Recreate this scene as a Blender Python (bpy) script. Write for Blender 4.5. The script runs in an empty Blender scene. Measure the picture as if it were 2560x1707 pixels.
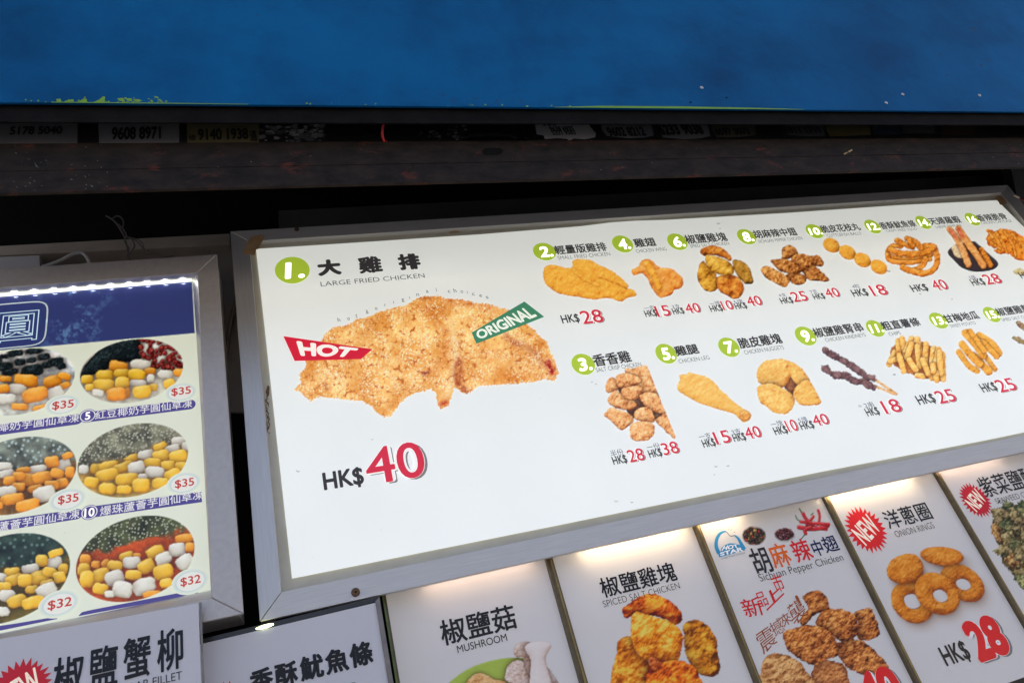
import bpy, bmesh, math, random
import numpy as np
from mathutils import Vector, Matrix
random.seed(7)
SC = bpy.context.scene
C = SC.collection
# ------------------------------------------------------------------ camera
F = 1735.0                                    # focal length in pixels of a 2560 px wide frame
MR = np.array([[0.94640006, 0.11185998, -0.30300869],
               [-0.19966848, -0.53478706, -0.82105742],
               [-0.2538886, 0.83755008, -0.4837876]])      # rows: along the signs, into the shop, up
S = 1.2                                        # metres from the camera to the plane of the signs
CAM = np.array([0.0, 0.0, 1.55])
cd = bpy.data.cameras.new('camera'); cam = bpy.data.objects.new('camera', cd); C.objects.link(cam)
cam.matrix_world = Matrix([list(MR[i]) + [CAM[i]] for i in range(3)] + [[0, 0, 0, 1]])
cd.sensor_width = 36.0; cd.lens = F / 2560 * 36.0; cd.clip_start = 0.02; cd.clip_end = 500
SC.camera = cam
# ------------------------------------------------------------------ sky, sun, exposure
w = bpy.data.worlds.new('World'); SC.world = w; w.use_nodes = True
SUN_EL, SUN_AZ = 48.0, 20.0                    # sun behind the shop: the whole front is in open shade
nt = w.node_tree; bg = nt.nodes['Background']
sky = nt.nodes.new('ShaderNodeTexSky'); sky.sky_type = 'NISHITA'; sky.sun_disc = False
sky.sun_elevation = math.radians(SUN_EL); sky.sun_rotation = math.radians(SUN_AZ)
sky.dust_density = 7.0; sky.ozone_density = 0.0; sky.air_density = 0.65
nt.links.new(sky.outputs[0], bg.inputs[0]); bg.inputs[1].default_value = 0.15
sl = bpy.data.lights.new('sun', 'SUN'); sl.energy = 3.0; sl.angle = math.radians(0.53); sl.color = (1, .95, .87)
so = bpy.data.objects.new('sun', sl); C.objects.link(so)
_d = Vector((math.sin(math.radians(SUN_AZ)) * math.cos(math.radians(SUN_EL)),
             math.cos(math.radians(SUN_AZ)) * math.cos(math.radians(SUN_EL)), math.sin(math.radians(SUN_EL))))
so.rotation_euler = _d.to_track_quat('Z', 'Y').to_euler()
SC.view_settings.view_transform = 'Standard'; SC.view_settings.look = 'None'
SC.view_settings.exposure = 1.22; SC.view_settings.gamma = 1.0
try: SC.view_settings.use_curve_mapping = False
except Exception: pass

# ------------------------------------------------------------------ helpers
def at(x, y, D=1.0):
    """The point of the vertical plane at depth D that lies on the line of sight through a pixel (unit space)."""
    d = MR @ np.array([x - 1280.0, -(y - 853.5), -F]); return d * (D / d[1])
def at_many(P, D):
    P = np.asarray(P, float); V = np.stack([P[:, 0] - 1280.0, -(P[:, 1] - 853.5), np.full(len(P), -F)], 1) @ MR.T
    return V * (D / V[:, 1])[:, None]
def proj(X, D, Z):
    c = MR.T @ np.array([X, D, Z]); return 1280 + F * c[0] / -c[2], 853.5 - F * c[1] / -c[2]
def W(P): return np.asarray(P, float) * S + CAM
def wx(x): return x * S + CAM[0]
def Zm(z, pts):
    ox, oy, s = z; return [(ox + a * s, oy + b * s) for a, b in pts]
R1 = (0, 200, .38265); R2 = (850, 200, .38265); R3 = (1660, 200, .38265); R4 = (0, 600, .3507); R5 = (0, 1100, .38717)
R6 = (600, 550, .38271); R7 = (1300, 500, .28061); R8 = (1900, 450, .28696)
Q1 = (1400, 820, .2551); Q2 = (1900, 720, .28061); Q3 = (600, 1100, .38703); Q4 = (1300, 1250, .2914)
Q5 = (1700, 1150, .35524); Q6 = (2060, 1100, .387); Q7 = (500, 1450, .21259); Q8 = (0, 1500, .2551)
PX = (0, 0, 1.0)

def lin(c):
    c = np.asarray(c, float) / 255.0
    return np.where(c <= .04045, c / 12.92, ((c + .055) / 1.055) ** 2.4)

MATS = {}
def mat(name, base=(.5, .5, .5), rough=.5, metal=0.0, noise=None, noise_scale=20, bump=0.0, bump_scale=200, stretch=None,
        emis=None, estr=0.0, coat=0.0, noise2=None, noise2_scale=6, noise2_pos=(.55, .62), spec=.5):
    if name in MATS: return MATS[name]
    m = bpy.data.materials.new(name); m.use_nodes = True; n = m.node_tree; p = n.nodes['Principled BSDF']
    p.inputs['Base Color'].default_value = (*base, 1); p.inputs['Roughness'].default_value = rough
    p.inputs['Metallic'].default_value = metal; p.inputs['Coat Weight'].default_value = coat
    p.inputs['Specular IOR Level'].default_value = spec
    tc = n.nodes.new('ShaderNodeTexCoord'); mp = n.nodes.new('ShaderNodeMapping')
    n.links.new(tc.outputs['Object'], mp.inputs[0])
    if stretch: mp.inputs['Scale'].default_value = stretch
    col = None
    if noise:
        t = n.nodes.new('ShaderNodeTexNoise'); t.inputs['Scale'].default_value = noise_scale; t.inputs['Detail'].default_value = 8
        t.inputs['Roughness'].default_value = .65
        r = n.nodes.new('ShaderNodeValToRGB'); r.color_ramp.elements[0].position = .35; r.color_ramp.elements[1].position = .65
        r.color_ramp.elements[0].color = (*base, 1); r.color_ramp.elements[1].color = (*noise, 1)
        n.links.new(mp.outputs[0], t.inputs[0]); n.links.new(t.outputs[0], r.inputs[0]); col = r.outputs[0]
    if noise2:
        t = n.nodes.new('ShaderNodeTexNoise'); t.inputs['Scale'].default_value = noise2_scale; t.inputs['Detail'].default_value = 10
        t.inputs['Roughness'].default_value = .7
        r = n.nodes.new('ShaderNodeValToRGB'); r.color_ramp.elements[0].position = noise2_pos[0]; r.color_ramp.elements[1].position = noise2_pos[1]
        r.color_ramp.elements[0].color = (0, 0, 0, 1); r.color_ramp.elements[1].color = (1, 1, 1, 1)
        mx = n.nodes.new('ShaderNodeMixRGB'); n.links.new(mp.outputs[0], t.inputs[0]); n.links.new(t.outputs[0], r.inputs[0])
        n.links.new(r.outputs[0], mx.inputs[0])
        if col: n.links.new(col, mx.inputs[1])
        else: mx.inputs[1].default_value = (*base, 1)
        mx.inputs[2].default_value = (*noise2, 1); col = mx.outputs[0]
    if col: n.links.new(col, p.inputs['Base Color'])
    if bump:
        t = n.nodes.new('ShaderNodeTexNoise'); t.inputs['Scale'].default_value = bump_scale; t.inputs['Detail'].default_value = 4
        b = n.nodes.new('ShaderNodeBump'); b.inputs['Strength'].default_value = bump; b.inputs['Distance'].default_value = .002
        n.links.new(mp.outputs[0], t.inputs[0]); n.links.new(t.outputs[0], b.inputs['Height']); n.links.new(b.outputs[0], p.inputs['Normal'])
    if emis: p.inputs['Emission Color'].default_value = (*emis, 1); p.inputs['Emission Strength'].default_value = estr
    MATS[name] = m; return m

def print_mat(name, estr, rough=.3, coat=0.0, spec=.5):
    """Printed sheet: the ink colours come with the mesh; a little paper mottling, faint dirt; glows when estr > 0."""
    m = bpy.data.materials.new(name); m.use_nodes = True; n = m.node_tree; p = n.nodes['Principled BSDF']
    a = n.nodes.new('ShaderNodeVertexColor'); a.layer_name = 'Col'
    tc = n.nodes.new('ShaderNodeTexCoord')
    t = n.nodes.new('ShaderNodeTexNoise'); t.inputs['Scale'].default_value = 5; t.inputs['Detail'].default_value = 6
    n.links.new(tc.outputs['Object'], t.inputs[0])
    r = n.nodes.new('ShaderNodeMapRange'); r.inputs[3].default_value = .94; r.inputs[4].default_value = 1.05
    n.links.new(t.outputs[0], r.inputs[0])
    # tiny specks of dirt
    t2 = n.nodes.new('ShaderNodeTexVoronoi'); t2.inputs['Scale'].default_value = 38; n.links.new(tc.outputs['Object'], t2.inputs[0])
    r2 = n.nodes.new('ShaderNodeMapRange'); r2.inputs[1].default_value = .018; r2.inputs[2].default_value = .032
    r2.inputs[3].default_value = .62; r2.inputs[4].default_value = 1.0
    n.links.new(t2.outputs['Distance'], r2.inputs[0])
    mu = n.nodes.new('ShaderNodeMath'); mu.operation = 'MULTIPLY'; n.links.new(r.outputs[0], mu.inputs[0]); n.links.new(r2.outputs[0], mu.inputs[1])
    v = n.nodes.new('ShaderNodeVectorMath'); v.operation = 'SCALE'; n.links.new(a.outputs[0], v.inputs[0]); n.links.new(mu.outputs[0], v.inputs['Scale'])
    n.links.new(v.outputs[0], p.inputs['Base Color'])
    p.inputs['Roughness'].default_value = rough; p.inputs['Coat Weight'].default_value = coat; p.inputs['Coat Roughness'].default_value = .12
    p.inputs['Specular IOR Level'].default_value = spec
    # very slight waviness of the laminate
    t3 = n.nodes.new('ShaderNodeTexNoise'); t3.inputs['Scale'].default_value = 9; n.links.new(tc.outputs['Object'], t3.inputs[0])
    b = n.nodes.new('ShaderNodeBump'); b.inputs['Strength'].default_value = .25; b.inputs['Distance'].default_value = .002
    n.links.new(t3.outputs[0], b.inputs['Height']); n.links.new(b.outputs[0], p.inputs['Normal'])
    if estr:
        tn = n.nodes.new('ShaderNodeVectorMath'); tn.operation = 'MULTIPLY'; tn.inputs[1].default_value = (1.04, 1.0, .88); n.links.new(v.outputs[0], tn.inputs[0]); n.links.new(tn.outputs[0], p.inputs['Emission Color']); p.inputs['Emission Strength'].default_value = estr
    return m

def top_loc(parent):
    o = parent
    while o.parent is not None: o = o.parent
    return np.array(o.location)
def tag(o, label=None, cat=None, group=None, kind=None):
    if label: o['label'] = label
    if cat: o['category'] = cat
    if group: o['group'] = group
    if kind: o['kind'] = kind
    return o
def thing(name, loc, label, cat, group=None):
    o = bpy.data.objects.new(name, None); C.objects.link(o); o.location = tuple(loc); o.empty_display_size = .05
    return tag(o, label, cat, group)
def build(name, V, faces, m, parent=None, cols=None, smooth=False, label=None, quads=None):
    """V: world coordinates. The mesh is stored relative to its thing's base."""
    V = np.asarray(V, float)
    if parent is not None: off = top_loc(parent)
    else:
        off = np.array([(V[:, 0].min() + V[:, 0].max()) / 2, (V[:, 1].min() + V[:, 1].max()) / 2, V[:, 2].min()])
    me = bpy.data.meshes.new(name)
    L = V - off
    if quads is not None:
        n = len(quads); me.vertices.add(len(L)); me.vertices.foreach_set('co', L.ravel())
        me.loops.add(n * 4); me.loops.foreach_set('vertex_index', quads.ravel().astype(np.int32))
        me.polygons.add(n); me.polygons.foreach_set('loop_start', np.arange(0, n * 4, 4, dtype=np.int32))
        me.update(calc_edges=True)
    else:
        me.from_pydata([tuple(p) for p in L], [], [tuple(int(i) for i in f) for f in faces]); me.update()
    if cols is not None:
        a = me.color_attributes.new('Col', 'FLOAT_COLOR', 'POINT')
        cc = np.ones((len(L), 4)); cc[:, :3] = cols; a.data.foreach_set('color', cc.ravel())
    if smooth:
        me.polygons.foreach_set('use_smooth', [True] * len(me.polygons))
    me.materials.append(m)
    o = bpy.data.objects.new(name, me); C.objects.link(o)
    if parent is not None: o.parent = parent
    else: o.location = tuple(off)
    if label: o['label'] = label
    return o
def bev(o, w, seg=1):
    bm = bmesh.new(); bm.from_mesh(o.data)
    bmesh.ops.bevel(bm, geom=list(bm.edges), offset=w, segments=seg, affect='EDGES', profile=.6)
    bmesh.ops.recalc_face_normals(bm, faces=bm.faces); bm.to_mesh(o.data); bm.free(); return o
def prism(name, XZ, D0, D1, m, parent=None, bevel=0.0, label=None, D1scale=None):
    """XZ: outline in unit space, front face at depth D0, back at D1."""
    n = len(XZ); V = [(x, D0, z) for x, z in XZ] + [(x, D1, z) for x, z in XZ]
    f = [tuple(range(n)), tuple(range(2 * n - 1, n - 1, -1))] + [(i, n + i, n + (i + 1) % n, (i + 1) % n) for i in range(n)]
    o = build(name, W(V), f, m, parent, label=label)
    bm = bmesh.new(); bm.from_mesh(o.data); bmesh.ops.recalc_face_normals(bm, faces=bm.faces); bm.to_mesh(o.data); bm.free()
    if bevel: bev(o, bevel)
    return o
def xz(pts, D):
    return [(p[0], p[2]) for p in (at(x, y, D) for x, y in pts)]
def pprism(name, pts, D0, D1, m, parent=None, bevel=0.0, label=None):
    return prism(name, xz(pts, D0), D0, D1, m, parent, bevel, label)
def box(name, a, b, m, parent=None, bevel=0.0, label=None):
    x0, y0, z0 = a; x1, y1, z1 = b
    return prism(name, [(x0, z0), (x1, z0), (x1, z1), (x0, z1)], y0, y1, m, parent, bevel, label)
def smooth_path(P, n=6, closed=False):
    P = [np.asarray(p, float) for p in P]; out = []
    N = len(P)
    for i in range(N if closed else N - 1):
        if closed: p0, p1, p2, p3 = P[i - 1], P[i], P[(i + 1) % N], P[(i + 2) % N]
        else: p0, p1, p2, p3 = P[max(i - 1, 0)], P[i], P[i + 1], P[min(i + 2, N - 1)]
        for k in range(n):
            t = k / n
            out.append(.5 * ((2 * p1) + (-p0 + p2) * t + (2 * p0 - 5 * p1 + 4 * p2 - p3) * t * t + (-p0 + 3 * p1 - 3 * p2 + p3) * t ** 3))
    if not closed: out.append(P[-1])
    return out
def tube(name, P, r, m, parent=None, seg=8, rs=None, label=None):
    P = [Vector(p) for p in P]; V = []; f = []
    up = Vector((0, 1, .13)).normalized()
    for i, p in enumerate(P):
        t = (P[min(i + 1, len(P) - 1)] - P[max(i - 1, 0)]).normalized()
        a = t.cross(up).normalized(); b = t.cross(a).normalized(); rr = rs[i] if rs else r
        for k in range(seg):
            q = 2 * math.pi * k / seg; V.append(p + a * (rr * math.cos(q)) + b * (rr * math.sin(q)))
    for i in range(len(P) - 1):
        for k in range(seg): f.append((i * seg + k, i * seg + (k + 1) % seg, (i + 1) * seg + (k + 1) % seg, (i + 1) * seg + k))
    f.append(tuple(range(seg - 1, -1, -1))); f.append(tuple((len(P) - 1) * seg + k for k in range(seg)))
    return build(name, [tuple(v) for v in V], f, m, parent, smooth=True, label=label)
def wpath(pts, D):
    if not isinstance(D, (list, tuple)): D = [D] * len(pts)
    return [W(at(x, y, d)) for (x, y), d in zip(pts, D)]

LAY = .00026
# ------------------------------------------------------------------ flat print: lettering and shapes
_G = {}
def glyphs(s, off=0.0, outline=0.0, shear=0.0):
    k = (s, off, outline, shear)
    if k in _G: return _G[k]
    if off > 0 and not outline:
        # heavier Chinese strokes: the regular glyph set several times, a hair apart
        V0, f0, dm = glyphs(s, 0.0); V0 = V0[:, :2] * dm; VV = []; FF = []; ZZ = []
        m_ = 12
        for i in range(m_ + 1):
            r = 0 if i == m_ else off * 1.15; a = 2 * math.pi * i / m_
            VV.append(V0 + np.array([r * math.cos(a), r * math.sin(a)])); ZZ += [i * .035] * len(V0); FF += [tuple(j + i * len(V0) for j in f) for f in f0]
        V = np.concatenate(VV); lo = V.min(0); hi = V.max(0); V = (V - lo) / (hi - lo)
        _G[k] = (np.column_stack([V, ZZ]), FF, hi - lo); return _G[k]
    cu = bpy.data.curves.new('lettering', 'FONT'); cu.body = s; cu.offset = off; cu.resolution_u = 5; cu.shear = shear
    if outline: cu.fill_mode = 'NONE'; cu.bevel_depth = outline; cu.bevel_resolution = 0
    ob = bpy.data.objects.new('lettering', cu); C.objects.link(ob)
    me = bpy.data.meshes.new_from_object(ob.evaluated_get(bpy.context.evaluated_depsgraph_get()))
    bpy.data.objects.remove(ob); bpy.data.curves.remove(cu)
    V = np.array([(v.co.x, v.co.y) for v in me.vertices]); fs = [tuple(p.vertices) for p in me.polygons]
    bpy.data.meshes.remove(me)
    lo = V.min(0); hi = V.max(0); _G[k] = (np.column_stack([(V - lo) / (hi - lo), np.zeros(len(V))]), fs, hi - lo); return _G[k]

class Ink:
    """Collects flat printed shapes of one part; depth D of the sheet, layers stand a fraction of a millimetre apart."""
    def __init__(s, D, gain=1.0): s.D = D; s.V = []; s.F = []; s.Cc = []; s.n = 0; s.gain = gain
    def add(s, V, F, col, layer, lz=None):
        V = np.array(V, float); V[:, 1] = s.D
        V *= (1 - layer * LAY) if lz is None else (1 - (layer + lz) * LAY)[:, None]                     # a fraction of a millimetre nearer
        s.V.append(V); s.F += [tuple(i + s.n for i in f) for f in F]; s.n += len(V)
        s.Cc.append(np.tile(np.clip(lin(col) * s.gain, 0, .95), (len(V), 1)))
    def poly(s, pts, col, layer=1):
        s.add(at_many(pts, s.D), [tuple(range(len(pts)))], col, layer)
    def ell(s, cx, cy, rx, rz, col, layer=1, n=48):
        """an ellipse lying in the sheet; centre in pixels, radii in unit space"""
        c = at(cx, cy, s.D)
        s.add([(c[0] + rx * math.cos(2 * math.pi * k / n), s.D, c[2] + rz * math.sin(2 * math.pi * k / n)) for k in range(n)], [tuple(range(n))], col, layer)
    def ring(s, cx, cy, rx, rz, t, col, layer=1, n=48):
        c = at(cx, cy, s.D); V = []
        for k in range(n):
            a = 2 * math.pi * k / n
            V += [(c[0] + rx * math.cos(a), s.D, c[2] + rz * math.sin(a)), (c[0] + (rx - t) * math.cos(a), s.D, c[2] + (rz - t) * math.sin(a))]
        s.add(V, [(2 * k, 2 * k + 1, (2 * k + 3) % (2 * n), (2 * k + 2) % (2 * n)) for k in range(n)], col, layer)
    def ribbon(s, pts, wd, col, layer=1):
        P = np.array([at(x, y, s.D) for x, y in pts])[:, [0, 2]]; V = []
        ws = wd if isinstance(wd, (list, tuple)) else [wd] * len(P)
        for i in range(len(P)):
            t = P[min(i + 1, len(P) - 1)] - P[max(i - 1, 0)]; t = t / (np.linalg.norm(t) + 1e-9); nn = np.array([-t[1], t[0]]) * ws[i] / 2
            V += [(P[i][0] + nn[0], s.D, P[i][1] + nn[1]), (P[i][0] - nn[0], s.D, P[i][1] - nn[1])]
        s.add(V, [(2 * i, 2 * i + 1, 2 * i + 3, 2 * i + 2) for i in range(len(P) - 1)], col, layer)
    def frame(s, z, x0, y0, x1, h):
        """bottom-left corner in zoom pixels, right end, height -> rectangle in the sheet"""
        (a, b), = Zm(z, [(x0, y0)]); X1 = z[0] + x1 * z[2]; hh = h * z[2]
        p = at(a, b, s.D); e = .001
        q = proj(p[0], s.D, p[2] + e); H = hh / ((b - q[1]) / e)
        lo, hi = p[0], p[0] + 3
        for _ in range(40):
            mid = (lo + hi) / 2
            if proj(mid, s.D, p[2])[0] < X1: lo = mid
            else: hi = mid
        return p[0], p[2], lo - p[0], H
    def text(s, t, z, x0, y0, x1, h, col, off=0.0, layer=2, dx=0.0, dz=0.0, shear=0.0, outline=0.0, tilt=0.0):
        X, Z, Wd, H = s.frame(z, x0, y0, x1, h); V, fs, _ = glyphs(t, off, outline)
        U = np.zeros((len(V), 3)); U[:, 0] = X + V[:, 0] * Wd + shear * (V[:, 1] - .5) * H + dx * H
        U[:, 2] = Z + V[:, 1] * H + dz * H + tilt * V[:, 0] * Wd; s.add(U, fs, col, layer, V[:, 2])
    def quad_text(s, t, q, col, off=0.0, layer=2):
        """q: pixel corners BL BR TR TL"""
        V, fs, _ = glyphs(t, off); P = at_many(q, s.D); u = V[:, :1]; v = V[:, 1:2]
        s.add(P[0] * (1 - u) * (1 - v) + P[1] * u * (1 - v) + P[2] * u * v + P[3] * (1 - u) * v, fs, col, layer, V[:, 2])
    def burst(s, cx, cy, r, col, layer=1, n=26, sx=1.0):
        c = at(cx, cy, s.D); V = [(c[0], s.D, c[2])]; rnd = random.Random(3)
        for k in range(2 * n):
            a = math.pi * k / n + .1; q = r * (1 if k % 2 == 0 else .76) * (1 + rnd.uniform(-.04, .04))
            V.append((c[0] + sx * q * math.cos(a), s.D, c[2] + q * math.sin(a)))
        s.add(V, [(0, k, k % (2 * n) + 1) for k in range(1, 2 * n + 1)], col, layer)
    def rot_text(s, t, cx, cy, wd, h, ang, col, off=0.0, layer=2):
        c = at(cx, cy, s.D); V, fs, _ = glyphs(t, off); u = (V[:, 0] - .5) * wd; v = (V[:, 1] - .5) * h
        ca, sa = math.cos(ang), math.sin(ang); U = np.zeros((len(V), 3))
        U[:, 0] = c[0] + ca * u - sa * v; U[:, 2] = c[2] + sa * u + ca * v; s.add(U, fs, col, layer)
    def make(s, name, m, parent, label=None):
        return build(name, W(np.concatenate(s.V)), s.F, m, parent, cols=np.concatenate(s.Cc), label=label)

# ------------------------------------------------------------------ flat print: pictures of food
def _h(ix, iy, seed):
    v = np.sin(ix * 127.1 + iy * 311.7 + seed * 74.7) * 43758.5453; return v - np.floor(v)
def vnoise(x, y, seed):
    ix = np.floor(x); iy = np.floor(y); fx = x - ix; fy = y - iy; fx = fx * fx * (3 - 2 * fx); fy = fy * fy * (3 - 2 * fy)
    return (_h(ix, iy, seed) * (1 - fx) + _h(ix + 1, iy, seed) * fx) * (1 - fy) + (_h(ix, iy + 1, seed) * (1 - fx) + _h(ix + 1, iy + 1, seed) * fx) * fy
def fbm(x, y, sc, octv=4, seed=0):
    a = 0; am = .5; tot = 0; q = 1.0 / sc
    for o in range(octv): a = a + am * vnoise(x * q, y * q, seed + o); tot += am; am *= .55; q *= 2.1
    return a / tot
def worley(x, y, sc, seed=0):
    x = x / sc; y = y / sc; ix = np.floor(x); iy = np.floor(y); f = np.full(x.shape, 9.0); rn = np.zeros(x.shape)
    for dx in (-1, 0, 1):
        for dy in (-1, 0, 1):
            cx = ix + dx; cy = iy + dy; px = cx + _h(cx, cy, seed); py = cy + _h(cx, cy, seed + 5)
            d = (px - x) ** 2 + (py - y) ** 2; k = d < f; f = np.where(k, d, f); rn = np.where(k, _h(cx, cy, seed + 9), rn)
    return np.sqrt(f), rn
def sd_poly(X, Y, P):
    P = np.asarray(P, float); d = np.full(X.shape, 1e9); ins = np.zeros(X.shape, bool)
    for i in range(len(P)):
        a = P[i - 1]; b = P[i]; e = b - a; wx_ = X - a[0]; wy_ = Y - a[1]
        t = np.clip((wx_ * e[0] + wy_ * e[1]) / (e @ e + 1e-9), 0, 1)
        d = np.minimum(d, (wx_ - e[0] * t) ** 2 + (wy_ - e[1] * t) ** 2)
        c = (a[1] > Y) != (b[1] > Y)
        if a[1] != b[1]: ins ^= c & (X < (b[0] - a[0]) * (Y - a[1]) / (b[1] - a[1]) + a[0])
    return np.where(ins, 1, -1) * np.sqrt(d)
def sd_path(X, Y, P, r):
    d = np.full(X.shape, 1e9)
    for i in range(len(P) - 1):
        a = np.array(P[i], float); b = np.array(P[i + 1], float); e = b - a; wx_ = X - a[0]; wy_ = Y - a[1]
        t = np.clip((wx_ * e[0] + wy_ * e[1]) / (e @ e + 1e-9), 0, 1)
        d = np.minimum(d, (wx_ - e[0] * t) ** 2 + (wy_ - e[1] * t) ** 2)
    return r - np.sqrt(d)
GOLD = [(140, 70, 20), (222, 146, 52), (250, 205, 112)]
YEL = [(196, 112, 34), (236, 166, 58), (249, 198, 92)]
BRN = [(70, 30, 12), (176, 104, 48), (232, 176, 100)]
RED = [(116, 22, 4), (236, 98, 8), (255, 190, 56)]
DKR = [(60, 40, 50), (120, 84, 86), (156, 122, 120)]
PALE = [(180, 110, 60), (232, 176, 110), (250, 214, 160)]
FRY = [(190, 100, 30), (244, 184, 84), (254, 226, 150)]
TY = [(190, 120, 20), (238, 184, 40), (250, 216, 90)]
TO = [(180, 90, 20), (238, 150, 35), (250, 190, 70)]
TW = [(160, 150, 130), (216, 214, 200), (240, 240, 232)]
CHI = [(110, 8, 12), (205, 28, 36), (240, 120, 110)]
def picture(name, z, items, D, m, parent, gain=1.0, label=None, bgc=(226, 232, 236), step=2.0, bgfun=None, clip=None, rough=2.0, edge=.9,
            amp=.35, grain=.25, shadow=None, layer=1, post=None, gs=7, crumb=1.0, rel=1.0):
    """Paint a flat printed photograph: every morsel is an outline with its own tones. Sampled on a fine grid in the sheet."""
    sc = z[2]; L = []
    for it in items:
        k = it[0]; o = dict(it[4]) if len(it) > 4 else {}
        if k == 'p': pts = [tuple(q) for q in smooth_path(Zm(z, it[1]), 3, True)]; L.append(['p', pts, it[2], it[3] * sc, o])
        elif k == 's': pts = [tuple(q) for q in smooth_path(Zm(z, it[1]), 4)]; L.append(['s', pts, it[2], it[3] * sc, o])
        elif k == 'e' or k == 'b':
            cx, cy, rx, ry, ang = it[1]; (cx, cy), = Zm(z, [(cx, cy)]); L.append([k, (cx, cy, rx * sc, ry * sc, math.radians(ang)), it[2], it[3] * sc, o])
        elif k == 'r':
            L.append(['r', it[1], it[2], it[3] * sc, o])
    xs = []; ys = []
    for l in L:
        if l[0] in 'ps': pad = l[3] if l[0] == 's' else 0; xs += [p[0] - pad for p in l[1]] + [p[0] + pad for p in l[1]]; ys += [p[1] - pad for p in l[1]] + [p[1] + pad for p in l[1]]
        elif l[0] in 'eb': cx, cy, rx, ry, a = l[1]; q = max(rx, ry) * 1.1; xs += [cx - q, cx + q]; ys += [cy - q, cy + q]
    if clip is not None: xs = [min(p[0] for p in clip), max(p[0] for p in clip)]; ys = [min(p[1] for p in clip), max(p[1] for p in clip)]
    pad = 14 if shadow else 5
    gx = np.arange(min(xs) - pad, max(xs) + pad + step, step); gy = np.arange(min(ys) - pad, max(ys) + pad + step, step)
    gx = gx[(gx > -60) & (gx < 2640)]; gy = gy[gy < 1790]
    X, Y = np.meshgrid(gx, gy); A = np.zeros(X.shape); K = np.zeros(X.shape + (3,)) + np.array(bgc, float)
    if bgfun is not None: K = bgfun(X, Y); A = np.ones(X.shape)
    if shadow:
        off, blur, st = shadow
        for l in L:
            if l[0] == 'p': sd = sd_poly(X - off[0], Y - off[1], l[1])
            elif l[0] == 'e': cx, cy, rx, ry, a = l[1]; u = (X - off[0] - cx) * math.cos(a) + (Y - off[1] - cy) * math.sin(a); v = -(X - off[0] - cx) * math.sin(a) + (Y - off[1] - cy) * math.cos(a); sd = (1 - np.sqrt((u / rx) ** 2 + (v / ry) ** 2)) * min(rx, ry)
            else: continue
            if 'hole' in l[4]:
                hx_, hy_, hr_, hs_, ha_ = l[4]['hole']; (hx_, hy_), = Zm(z, [(hx_, hy_)]); sd = np.where(np.hypot((X - hx_) / (hr_ * sc), (Y - hy_) / (hs_ * sc)) < 1.05, -999, sd)
            q = np.clip(sd / blur * .5 + .5, 0, 1) ** 2 * st
            K = K * (1 - q[..., None]) + np.array([150, 105, 75]) * q[..., None]; A = np.maximum(A, np.clip(q * 3, 0, 1))
    for li, l in enumerate(L):
        o = l[4]; seed = 11 + li * 7
        if l[0] == 'p': sd = sd_poly(X, Y, l[1])
        elif l[0] == 's':
            sd = sd_path(X, Y, l[1], l[3])
        else:
            cx, cy, rx, ry, a = l[1]
            u = (X - cx) * math.cos(a) + (Y - cy) * math.sin(a); v = -(X - cx) * math.sin(a) + (Y - cy) * math.cos(a)
            if l[0] == 'e': sd = (1 - np.sqrt((u / rx) ** 2 + (v / ry) ** 2)) * min(rx, ry)
            else:
                p = 3.2; sd = (1 - ((np.abs(u) / rx) ** p + (np.abs(v) / ry) ** p) ** (1 / p)) * min(rx, ry)
            if 'hole' in o:
                hx, hy, hr, hs, ha = o['hole']; (hx, hy), = Zm(z, [(hx, hy)]); hr *= sc; hs *= sc; ha = math.radians(ha)
                u = (X - hx) * math.cos(ha) + (Y - hy) * math.sin(ha); v = -(X - hx) * math.sin(ha) + (Y - hy) * math.cos(ha)
                sd = np.minimum(sd, (np.sqrt((u / hr) ** 2 + (v / hs) ** 2) - 1) * min(hr, hs))
        rg = o.get('rough', rough)
        sd = sd + (fbm(X, Y, 9, 3, seed) - .5) * rg * 2
        R = max(o.get('R', l[3]), 2.0); t = np.clip(sd / R, 0, 1); dome = np.sqrt(1 - (1 - t) ** 2)
        gyy, gxx = np.gradient(dome, step); lt = np.clip((gxx * .45 + gyy * .8) * R, -1.2, 1.2)
        n1 = fbm(X, Y, max(R * .9, 8), 4, seed + 2); n2 = fbm(X, Y, gs, 4, seed + 3)
        am = o.get('amp', amp); gr = o.get('grain', grain)
        v = .16 + .44 * dome * edge + (1 - edge) * .44 + .2 * lt + am * (n1 - .5) * 2 + gr * (n2 - .5) * 2 + o.get('bias', 0.0)
        cb = o.get('crumb', crumb)
        if gr >= .1 and rel:
            hm = fbm(X, Y, gs * 1.7, 3, seed + 12); hy, hx = np.gradient(hm, step); v = v + np.clip((hx * .45 + hy * .8) * gs * .55 * rel, -.3, .3)
        if gr >= .1: v = v + cb * (vnoise(X / 2.4, Y / 2.4, seed + 5) - .5) * .30 + cb * np.clip(vnoise(X / 4.1, Y / 4.1, seed + 6) - .68, 0, 1) * 1.0 - cb * np.clip(vnoise(X / 3.6, Y / 3.6, seed + 8) - .74, 0, 1) * 1.4
        v = np.clip(v, 0, 1)[..., None]; c0, c1, c2 = [np.array(c, float) for c in l[2]]
        col = np.where(v < .5, c0 + (c1 - c0) * v * 2, c1 + (c2 - c1) * (v - .5) * 2)
        if o.get('gloss'): g = np.clip((lt - .35) * 1.6, 0, 1) * dome; col = col + (255 - col) * (g * o['gloss'])[..., None]
        sh = o.get('contact', .45) * np.exp(-np.clip(-sd, 0, 99) / (R * .35)) * (sd < 1) * A
        K = K * (1 - sh[..., None] * np.array([.8, .95, 1.0])) if o.get('contact', 1) else K
        al = np.clip(sd / step + .5, 0, 1); K = K * (1 - al[..., None]) + col * al[..., None]; A = np.maximum(A, al)
    if post is not None: K = post(X, Y, K)
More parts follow.
